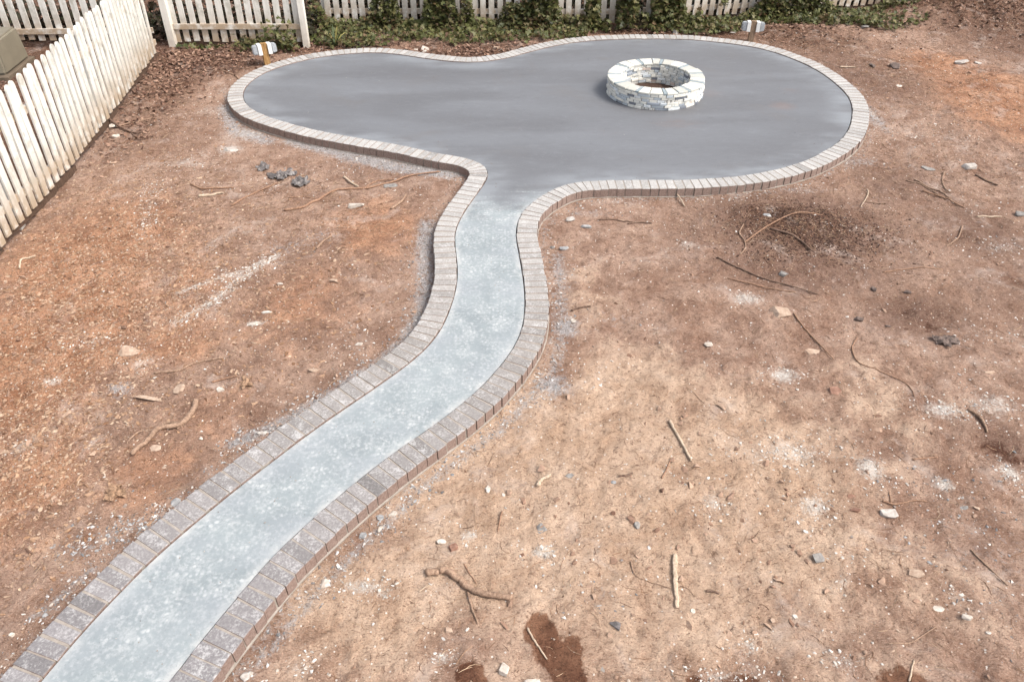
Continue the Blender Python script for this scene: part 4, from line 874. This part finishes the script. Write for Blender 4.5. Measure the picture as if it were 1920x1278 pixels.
stick('thin straight stick touching the thick bent grey-brown branch', [(876,1104),(885,1138),(896,1166)], 5, M['stick'], 0.8)
stick('gnarled root with a curled thin side shoot among flat tan stones', [(366,746),(359,766),(338,790),(296,801),(275,822),(246,850)], 12, M['stick'], 0.7, 'root', branches=[([(338,790),(312,788),(296,801)], 6), ([(290,806),(262,806),(244,822),(238,832)], 4), ([(330,800),(345,792),(350,780)], 4)], cat='root')
stick('curved thin grey stick between the big tan stone and the narrow path', [(288,696),(310,694),(338,691),(373,675),(419,669)], 4.5, M['stick'], 0.6)
stick('short brown stick beside a crumpled brown leaf left of the path', [(396,714),(420,707),(444,702)], 4, M['root'])
stick('pale forked twig on orange soil near the side fence', [(37,503),(40,490),(53,486),(68,483)], 4, M['pstick'], 0.6)
stick('short brown stick on the soil left of the upper path', [(594,466),(606,451),(622,440)], 5, M['stick'])
stick('dark crooked stick propped against the side fence by two white rocks', [(177,193),(186,213),(213,231),(249,246),(276,241)], 5.5, M['dstick'], 0.5, lift=[0.20,0.12,0.03,0.0,0.0], branches=[([(213,231),(235,240),(262,262)], 3)])
stick('straight thin brown stick beside the dark stick at the side fence', [(225,231),(255,225),(286,220)], 3.5, M['stick'])
stick('brown stick with a bend left of the crumpled dark plastic', [(357,344),(380,355),(410,355),(441,353)], 4, M['root'])
stick('pale short stick below the bent brown stick', [(373,369),(395,368),(420,365)], 6, M['pstick'])
stick('long wavy brown root reaching from the dark plastic to the brick corner', [(532,392),(565,388),(596,372),(631,357),(684,351),(730,340),(772,328),(826,320)], 5, M['root'], 0.5, 'root', branches=[([(684,351),(705,338),(740,333)], 3), ([(596,372),(570,366),(540,368)], 3)], cat='root')
stick('thin brown stick below the crumpled dark plastic', [(434,386),(481,358),(520,340)], 3.2, M['root'])
stick('pale forked stick between the long brown root and the white stone', [(645,331),(658,342),(672,350)], 5, M['pstick'])
stick('bent brown stick right of the white stone near the brick corner', [(733,388),(752,377),(762,363)], 5.5, M['stick'])
stick('short straight brown stick beside gravel right of the path', [(1071,582),(1088,578),(1108,574)], 4.5, M['dstick'])
stick('thin dark twig just outside the brick edging of the patio', [(1121,412),(1150,411),(1170,414),(1192,417)], 2.6, M['dstick'])
stick('short black twig below the thin dark twig by the patio', [(1177,421),(1198,418),(1222,420)], 3.6, M['dstick'])
stick('pale stick leaning on the brick edging of the patio', [(1262,356),(1270,366),(1284,387)], 3.6, M['pstick'], lift=[0.06,0.03,0.0])
stick('straight pale rod lying flat at the yard edge beyond the dark soil heap', [(1832,405),(1855,405),(1878,405)], 3, M['pstick'], 0.95)
stick('long thin dark root below the dark soil heap', [(1343,486),(1378,501),(1414,516),(1445,526),(1477,535),(1533,553)], 3.6, M['dstick'], 0.6, 'root', cat='root')
stick('faint brown root running parallel under the long dark root', [(1364,523),(1410,533),(1450,541),(1491,548)], 2.6, M['root'], 0.6, 'root', cat='root')
stick('thin red-brown root trailing down from the tan rock', [(1488,588),(1509,615),(1533,646),(1562,676)], 3.4, M['root'], 0.6, 'root', cat='root')
stick('long looping thin root below the small dark clods', [(1609,629),(1598,650),(1600,668),(1610,683),(1650,699),(1692,717),(1708,730),(1713,746)], 2.8, M['root'], 0.5, 'root', cat='root')
stick('thin wavy root hanging below the dark soil heap on the paving side', [(1393,426),(1386,439),(1396,452),(1397,466),(1388,478)], 3, M['stick'], 0.6, 'root', cat='root')
stick('twisted grey driftwood piece beside a white powder patch', [(1815,766),(1836,780),(1846,795),(1850,811)], 7, M['stick'], 0.5)
stick('pale split stick lying on tan soil right of the path', [(1256,785),(1268,810),(1283,838),(1296,863)], 6, M['pstick'], 0.7)
stick('flat weathered wood strip standing alone on tan soil', [(1266,1034),(1267,1070),(1269,1105),(1271,1136)], 11, M['pstick'], 0.7, flat=0.28)
stick('slender brown stick at the right yard edge', [(1820,1030),(1834,1046),(1850,1063),(1890,1096)], 3.6, M['stick'], 0.6)
stick('short level brown stick near white powder patches', [(1711,860),(1735,859),(1758,857)], 3.6, M['root'])
stick('forked brown twig above the square tan stone block', [(1655,938),(1680,943),(1712,936),(1740,934)], 3.4, M['root'], branches=[([(1672,942),(1669,930),(1668,920)], 3)])
stick('pale stick crossing the large wet patch', [(989,1173),(1000,1195),(1010,1210),(1026,1232)], 4.5, M['pstick'], 0.6)
stick('thin pale twig joining the flat weathered wood strip', [(1183,1047),(1192,1075),(1220,1086),(1260,1099)], 2.6, M['stick'])
stick('chunky pale wood chip above the grey slate piece', [(1008,908),(1016,896),(1033,889)], 8, M['pstick'], 0.8)
stick('upright brown stick in the root tangle near the grey slate piece', [(941,955),(938,970),(933,994)], 4, M['root'])
stick('small bark strip right of the blue pebble', [(1160,892),(1175,890),(1187,886)], 5, M['dstick'])
stick('brown stick left of the long pale split stick', [(1241,895),(1250,878),(1258,858)], 4, M['root'])
stick('thin twig near the bottle cap ring', [(1325,1101),(1340,1104),(1350,1108)], 5, M['dstick'])
stick('dark short root by the grey brick chip', [(1452,1078),(1462,1086),(1471,1092)], 5, M['root'])
stick('long thin branching root above the lower wet patch', [(1660,1208),(1705,1205),(1730,1190),(1755,1175)], 3, M['stick'])
stick('pale stalk rising from the lower wet patch', [(1703,1278),(1708,1255),(1713,1237)], 4, M['pstick'])
stick('level pale stick right of the patio on straw-covered soil', [(1575,125),(1590,125),(1604,127)], 3, M['pstick'])
stick('slender twig on the tan soil below the grey slate piece', [(870,1055),(880,1072),(893,1090)], 3, M['root'])
stick('slim pale twig beside the white powder patch near the path', [(785,1106),(797,1099),(808,1093)], 3, M['pstick'])
stick('thin brown root left of the powder streaks', [(450,150),(440,140),(420,132),(402,126)], 2.4, M['stick'], 0.6, 'root', cat='root')
stick('twisted root strand on the dark soil heap', [(1395,455),(1440,430),(1490,415),(1540,410)], 3, M['root'], 0.6, 'root', lift=[0.0,0.0,0.02,0.01], cat='root')
stick('stout dark stick crossing the dark soil heap', [(1445,436),(1480,446),(1505,458),(1520,470)], 5, M['dstick'], 0.6)
stick('bent brown twig far right on dark soil', [(1730,355),(1770,368),(1810,388)], 3, M['root'])
stick('curving thin twig beneath the white chipped block', [(1700,335),(1740,350),(1775,372)], 2.6, M['stick'])

for lb_, pts_, r_, m_ in [
 ('forked thin root above the straight pale rod', [(1715,335),(1740,348),(1765,357),(1785,375)], 3.2, 'stick'),
 ('thin root crossing the forked root near the chipped block', [(1772,318),(1768,335),(1772,350),(1783,362)], 2.8, 'stick'),
 ('pale curled rootlet right of the dark soil heap', [(1627,352),(1628,362),(1622,374),(1615,385)], 2.8, 'pstick'),
 ('thin branching stick beneath the small scrap by the rod', [(1805,422),(1800,438),(1788,450),(1775,460)], 3.2, 'stick'),
 ('dark thin stick beyond the chipped masonry block', [(1830,325),(1850,336),(1872,346)], 4, 'dstick'),
 ('thin brown root lying level under white chips right of the heap', [(1655,510),(1690,503),(1730,500),(1770,502)], 2.4, 'root'),
 ('short thin twig above the dark soil heap by the patio', [(1620,375),(1640,378),(1660,381)], 2.4, 'stick')]:
    stick(lb_, pts_, r_, M[m_], 0.5, 'root' if 'root' in lb_ else 'stick', cat='root' if 'root' in lb_ else 'stick')

# ------------------------------------------------------------------ stones and scraps as single things
def stone(label, x0, y0, x1, y1, mat, flat=0.5, name='stone', cat='stone', seed=None, n=16, group='loose stones on the soil', rz=None, blocky=False):
    cx, cy = (x0 + x1) / 2, (y0 + y1) / 2; m = mpp(cx, cy); wx = (x1 - x0) * m; 
    X0, Y0 = G(cx, y1); hh = (y1 - y0) * m
    v_ = (cy - 639) / FPX; el = math.atan2(SP + v_ * CP, CP - v_ * SP)
    h = flat * wx * 0.6; dy = max((hh - h * math.cos(el)) / math.sin(el), wx * 0.35)
    r = random.Random(seed if seed is not None else int(x0 * 31 + y0)); bm = bmesh.new()
    if blocky:
        for sx in (-1, 1):
            for sy in (-1, 1):
                for sz in (-1, 1): bm.verts.new((sx * wx / 2 * r.uniform(.5, 1.02), sy * dy / 2 * r.uniform(.5, 1.02), sz * h / 2 * r.uniform(.55, 1.05)))
        for _ in range(3): bm.verts.new((r.uniform(-.5, .5) * wx, r.choice((-.5, .5)) * dy, r.uniform(-.4, .4) * h))
    else:
        for _ in range(n):
            a = r.uniform(0, 6.283); q = r.uniform(.8, 1.0); t = r.choice((-1, 1, 0)); k = 0.86 if t else 1.0
            bm.verts.new((math.cos(a) * wx / 2 * q * k, math.sin(a) * dy / 2 * q * k, t * h / 2 * r.uniform(.75, 1)))
    hl = bmesh.ops.convex_hull(bm, input=bm.verts); bmesh.ops.delete(bm, geom=[g for g in hl['geom_interior'] if isinstance(g, bmesh.types.BMVert)], context='VERTS')
    bmesh.ops.bevel(bm, geom=bm.edges[:], offset=min(wx, h) * 0.06, segments=1, affect='EDGES')
    me = bpy.data.meshes.new(name); bm.to_mesh(me); bm.free()
    Yc = Y0 + dy / 2; o = link(name, me, mat); o.location = (X0, Yc, float(gz(X0, Yc)) + h * 0.20)
    o.rotation_euler = (r.gauss(0, .10), r.gauss(0, .10), rz if rz else r.gauss(0, .25) if blocky else 0)
    return tag(o, label, cat, group)
T_, W_, Gs, Bs, Br, Dk, Pl = (M[k] for k in ('tanstone', 'whitestone', 'greystone', 'bluestone', 'brownstone', 'darkclod', 'palelump'))
stone('broad flat tan stone on orange soil, largest of the flat tan stones', 206, 643, 260, 670, T_, 0.25, n=22)
stone('long narrow flat tan stone beside the gnarled root', 238, 733, 303, 753, T_, 0.25)
stone('pointed tan stone between the long flat stone and the gnarled root', 318, 713, 343, 738, T_, 0.3)
stone('half-buried tan slab touching the tail of the gnarled root', 266, 828, 300, 846, T_, 0.2)
stone('small white oval stone right of the pointed tan stone', 401, 719, 421, 733, W_)
stone('white shell-like shard on a powder streak', 455, 597, 492, 609, W_, 0.25)
stone('cream curved shard above the white shell-like shard', 486, 577, 510, 586, W_, 0.3)
stone('small white stone near the path among orange soil', 517, 526, 531, 533, W_)
stone('pinkish tan stone just left of the path bend', 611, 519, 637, 531, T_, 0.4)
stone('tan lump left of the path above the gravel strip', 574, 685, 598, 698, T_, 0.45)
stone('white rock resting against the side fence', 199, 224, 213, 242, W_, 0.8)
stone('smooth oval white rock just off the side fence', 203, 245, 225, 258, W_, 0.5)
stone('long white stone between brown roots near the brick corner', 645, 374, 685, 392, W_, 0.35)
stone('thin grey flat stone under the long brown root', 711, 342, 751, 352, Gs, 0.12)
stone('crumbly white cement lump near the patio curve', 413, 269, 444, 286, Pl, 0.35)
stone('small round white stone behind the patio edging', 774, 87, 784, 96, W_, 0.8)
stone('white tapered stone beside the small round white stone', 786, 84, 805, 99, W_, 0.6)
stone('upright grey rock behind the patio edging at the ivy', 1260, 51, 1279, 67, Gs, 0.9)
stone('pale grey rock on the straw bank in front of the ivy', 1616, 47, 1633, 57, Gs, 0.5)
stone('dark gnarled bark chunk on the orange bank', 1673, 114, 1696, 131, Dk, 0.5, 'bark_chunk', 'bark')
stone('small dark clod left of the gnarled bark chunk', 1635, 117, 1645, 129, Dk, 0.6, 'soil_clod', 'clod')
stone('crumpled whitish scrap heap on the orange bank', 1793, 106, 1824, 120, Pl, 0.3, 'rubble_scrap', 'scrap')
stone('small whitish scrap right of the crumpled scrap heap', 1830, 111, 1848, 119, Pl, 0.3, 'rubble_scrap', 'scrap')
stone('chipped pale masonry block right of the patio', 1809, 301, 1838, 318, Pl, 0.55, blocky=True)
stone('small white chip on straw right of the patio', 1681, 159, 1695, 166, W_, 0.3)
stone('thin grey sheet scrap left of the chipped masonry block', 1732, 305, 1762, 318, Gs, 0.1, 'sheet_scrap', 'scrap')
stone('blue-white stone at the hollow of the dark soil heap', 1428, 397, 1450, 412, Bs, 0.6)
stone('grey dark rock cut by the yard edge near the pale rod', 1906, 391, 1928, 407, Gs, 0.6)
stone('squarish tan rock beside grey gravel in the open yard', 1450, 571, 1485, 598, T_, 0.5, blocky=True)
stone('grey-tan round stone above the long thin dark root', 1460, 506, 1482, 523, Gs, 0.6)
stone('dark clod with a pale streak, left of its pair', 1636, 530, 1649, 545, Dk, 0.8, 'soil_clod', 'clod')
stone('shiny dark clod right of the pale-streaked clod', 1695, 537, 1714, 549, Dk, 0.6, 'soil_clod', 'clod')
stone('crumbled dark clod above the long looping root', 1603, 590, 1622, 605, Dk, 0.7, 'soil_clod', 'clod')
stone('tiny dark clod right of the crumbled dark clod', 1660, 605, 1674, 614, Dk, 0.5, 'soil_clod', 'clod')
stone('flaky brown bark piece below the white powder heap', 1553, 723, 1585, 744, Br, 0.25, 'bark_flake', 'bark')
stone('flat pale stone near the twisted driftwood', 1843, 693, 1869, 704, T_, 0.3)
stone('tan slab sunk in the soil beside the trailing root', 1509, 652, 1545, 668, T_, 0.15)
stone('white angular stone left of the tan rock slope', 1320, 641, 1339, 654, W_, 0.35)
stone('pale square-cut stone block beside a brown stone', 1651, 948, 1689, 971, Pl, 0.55, blocky=True)
stone('brown broken stone left of the pale square-cut block', 1594, 948, 1616, 964, Br, 0.7)
stone('brown stone fragment above the other broken brown stone', 1587, 926, 1607, 938, Br, 0.5)
stone('grey wedge of broken brick alone on tan soil', 1521, 1036, 1549, 1057, Gs, 0.5, 'brick_fragment', 'brick fragment', blocky=True)
stone('cream squared stone fragment near the slender brown stick', 1703, 1064, 1735, 1085, T_, 0.5, blocky=True)
stone('flat oval cream stone above the white cement lump', 1746, 1132, 1779, 1148, W_, 0.2)
stone('knobbly white cement lump near the flat oval stone', 1801, 1148, 1826, 1169, W_, 0.7, 'cement_lump', 'lump')
stone('small pyramid-shaped cream stone near the bottle cap ring', 1486, 1146, 1500, 1159, W_, 0.7)
stone('small round tan stone left of the pyramid-shaped stone', 1445, 1152, 1457, 1164, T_, 0.7)
stone('thin grey flat stone next to a round pebble near the yard edge', 1795, 945, 1826, 955, Gs, 0.15)
stone('round pale pebble touching the thin grey flat stone', 1826, 944, 1841, 956, T_, 0.7)
stone('triangular grey slate piece on tan soil', 1000, 976, 1032, 1003, Gs, 0.2, n=7)
stone('red-brown brick chip beside a white fragment near the path', 839, 1015, 860, 1033, Br, 0.75, 'brick_fragment', 'brick fragment', blocky=True)
stone('white plaster fragment beside the red-brown brick chip', 816, 1006, 839, 1019, W_, 0.3)
stone('white-topped brown stone between the wet patches', 935, 1239, 956, 1264, W_, 0.8, blocky=True)
stone('small orange-tan cube of stone above the smaller wet patch', 834, 1172, 849, 1185, T_, 0.8, blocky=True)
stone('broad pale stone cut by the bottom of the yard view', 981, 1266, 1020, 1284, W_, 0.35)
stone('small grey flat stone right of the pale wood chip', 1058, 885, 1079, 897, Gs, 0.25)
stone('blue-grey pebble on tan soil', 1144, 897, 1158, 908, Bs, 0.5)
stone('dark grey lumpy stone with pale specks on tan soil', 1188, 972, 1205, 992, Gs, 0.8)
stone('white angular stone near the path above the slate piece', 909, 904, 921, 924, W_, 0.8)
stone('small white stone right of the white angular stone by the path', 940, 917, 948, 928, W_, 0.8)
stone('grey flake of stone against the path edging', 703, 959, 721, 975, Bs, 0.5)
stone('white broken stone below the grey flake at the path edging', 704, 981, 722, 1001, W_, 0.5)
stone('grey crumbly stone left of the white broken stone at the path edging', 669, 992, 689, 1010, Bs, 0.5)
stone('pale flat stone above the grey flake at the path edging', 728, 951, 746, 965, W_, 0.4)
stone('jagged white rubble piece beside the lower path edging', 590, 1079, 619, 1103, W_, 0.5)
stone('pale rubble piece at the foot of the lower path edging', 446, 1252, 468, 1279, Pl, 0.5)
stone('smooth grey stone between a white lump and dark twigs near the patio', 1086, 418, 1111, 429, Bs, 0.5)
stone('crumbly white lump at the path mouth', 1058, 403, 1081, 418, Pl, 0.5)
stone('grey-white rubble stone beside the upper path edging', 1048, 456, 1069, 470, Bs, 0.5)
stone('small grey stone left of the grey-white rubble stone', 1027, 458, 1041, 466, Gs, 0.5)
stone('blue-grey rock pressed against the fence side of the path edging', 317, 934, 339, 954, Bs, 0.4)
stone('small blue-grey stone near the lowest bricks of the path', 78, 1150, 92, 1162, Bs, 0.6)
stone('white pebble on bare soil above the lowest bricks', 15, 1186, 30, 1198, W_, 0.6)
stone('cream stone beside gravel right of the path', 1068, 594, 1083, 607, W_, 0.4)
stone('white chip on soil near the lower path and gnarled root', 369, 815, 381, 824, W_, 0.6)
stone('pale cement crumb against the middle path edging', 478, 808, 506, 818, Pl, 0.3)
stone('white chip left of the path below the pinkish stone', 662, 635, 681, 647, W_, 0.4)
stone('pale brown stone in leaf litter behind the patio', 922, 86, 938, 94, T_, 0.6)
stone('rounded brown stone behind the orange timber post', 510, 88, 531, 100, Br, 0.6)
stone('white block chip lying on the far patio edging', 1366, 71, 1380, 76, W_, 0.3).location.z = 0.03
stone('dark blue crumpled scrap on tan soil', 1140, 1160, 1169, 1189, M['plastic'], 0.25, 'plastic_scrap', 'scrap', n=9)
stone('white stone crumbs lump near the bottom yard edge', 1845, 1185, 1858, 1194, W_, 0.5)

# thin crumpled sheets: dark plastic, bark, dry leaf -----------------
def scrap(name, label, cat, x0, y0, x1, y1, mat, hump, seed, jag=0.3):
    cx, cy = (x0 + x1) / 2, (y0 + y1) / 2; X0, Y0 = G(cx, cy); xa, _ = G(x0, cy); xb, _ = G(x1, cy); _, ya = G(cx, y1); _, yb = G(cx, y0)
    r = random.Random(seed); n = 15; V, Fs = [], []; sx, sy = (xb - xa) / 2, (yb - ya) / 2
    for k in (0, 1):
        for j in range(n):
            for i in range(n):
                a, b = i / (n - 1) * 2 - 1, j / (n - 1) * 2 - 1
                # round the sheet's outline and tear it
                q = max(abs(a), abs(b)); l = math.hypot(a, b); s = q / l if l > 1e-6 else 1
                e = 1 + jag * (float(vn(np.array(math.atan2(b, a) * 2.5 + seed), np.array(seed * 1.3), 1.0, seed)) - 0.5) * 2 * q
                xx, yy = a * s * e * sx, b * s * e * sy
                zz = hump * (1.5 * abs(float(vn(np.array(xx / max(sx, sy) * 2.0 + seed), np.array(yy / max(sx, sy) * 2.6), 1.0, seed)) - 0.5) + 0.8 * abs(float(vn(np.array((xx + yy) / max(sx, sy) * 3.4 + seed), np.array((yy - xx) / max(sx, sy) * 3.1), 1.0, seed + 3)) - 0.5) - 0.2 * q)
                V.append((xx, yy, max(zz, -0.004) + (0.003 if k else 0)))
    for k in (0, 1):
        o = k * n * n
        for j in range(n - 1):
            for i in range(n - 1): a = o + j * n + i; q = (a, a + 1, a + n + 1, a + n); Fs.append(q if k else q[::-1])
    rim = [i for i in range(n)] + [n * j + n - 1 for j in range(1, n)] + [n * (n - 1) + i for i in range(n - 2, -1, -1)] + [n * j for j in range(n - 2, 0, -1)]
    for i in range(len(rim)): a, b = rim[i], rim[(i + 1) % len(rim)]; Fs.append((a, b, b + n * n, a + n * n))
    o = link(name, mesh(name, V, Fs), mat); o.location = (X0, Y0, float(gz(X0, Y0)) + 0.006); return tag(o, label, cat, 'scraps on the soil')
scrap('plastic_scrap', 'large crumpled dark grey plastic scrap among brown roots', 'scrap', 508, 318, 548, 336, M['plastic'], 0.06, 3, 0.5)
scrap('plastic_scrap', 'smaller crumpled grey plastic scrap touching the large dark one', 'scrap', 546, 334, 580, 352, M['plastic'], 0.055, 5, 0.5)
scrap('plastic_scrap', 'flat grey plastic shred left of the large crumpled scrap', 'scrap', 482, 309, 505, 321, M['plastic'], 0.05, 8, 0.6)
scrap('bark_scrap', 'black three-cornered scrap on damp brown soil', 'scrap', 1752, 630, 1791, 654, M['darkclod'], 0.03, 12, 0.6)
scrap('dry_leaf', 'curled dry brown oak leaf near the lower path', 'leaf', 196, 905, 233, 940, M['dryleaf'], 0.05, 15, 0.7)
scrap('dry_leaf', 'crumpled brown leaf beside a short brown stick left of the path', 'leaf', 449, 702, 474, 728, M['dryleaf'], 0.05, 19, 0.7)

# bottle cap ring ----------------------------------------------------
bx, by = G(1299.5, 1143.5)
cap = empty('bottle_cap', (bx, by, float(gz(bx, by)) + 0.002)); tag(cap, 'small round metal cap lying on tan soil', 'cap'); cap.rotation_euler = (0.12, 0.05, 0)
prof = [(0.0, .004), (.007, .004), (.008, .007), (.011, .008), (.0145, .006), (.0155, .0), (.0150, -.001)]
V, Fs = [], []
for i in range(20):
    a = 2 * math.pi * i / 20
    for r_, z_ in prof: rr = r_ * (1 + (0.05 if (i % 2 and z_ < .003) else 0)); V.append((rr * math.cos(a), rr * math.sin(a), z_))
for i in range(20):
    for j in range(len(prof) - 1): a = i * 7 + j; b = ((i + 1) % 20) * 7 + j; Fs.append((a, b, b + 1, a + 1))
M['tin'] = plain('dull_tin', (0.52, 0.46, 0.38), 0.4, 0.5, 0.2, 200); link('crown', mesh('crown', V, Fs), M['tin'], cap)

# strap-leaved plant by the fence --------------------------------------
sp = empty('strap_leaf_plant', (-2.98, 12.88, GZ0)); tag(sp, 'spiky strap-leaved plant with yellowed base in front of the ivy', 'plant')
M['blade'] = plain('strap_leaf', (0.075, 0.10, 0.045), 0.5, 0.35, 0.3, 18); M['bladey'] = plain('yellow_strap_leaf', (0.32, 0.27, 0.085), 0.55, 0.3, 0.25, 18)
for i in range(15):
    a = random.uniform(0, 6.28); L = random.uniform(.26, .48); out = random.uniform(.25, .75); V, Fs = [], []
    for k in range(7):
        t = k / 6; rr = L * out * t; zz = L * (t * 1.0 - out * t * t * .7); wd = 0.014 * (1 - t ** 2) + 0.001; c_, s_ = math.cos(a), math.sin(a)
        V += [(c_ * rr - s_ * wd, s_ * rr + c_ * wd, zz + .004), (c_ * rr, s_ * rr, zz - .003), (c_ * rr + s_ * wd, s_ * rr - c_ * wd, zz + .004)]
    for k in range(6):
        for j in range(2): q = 3 * k + j; Fs.append((q, q + 1, q + 4, q + 3))
    link('leaf', mesh('leaf', V, Fs, True), M['bladey'] if i % 4 == 0 else M['blade'], sp)
print('objects', len(bpy.data.objects), 'tris', sum(len(o.data.polygons) for o in bpy.data.objects if o.type == 'MESH'))
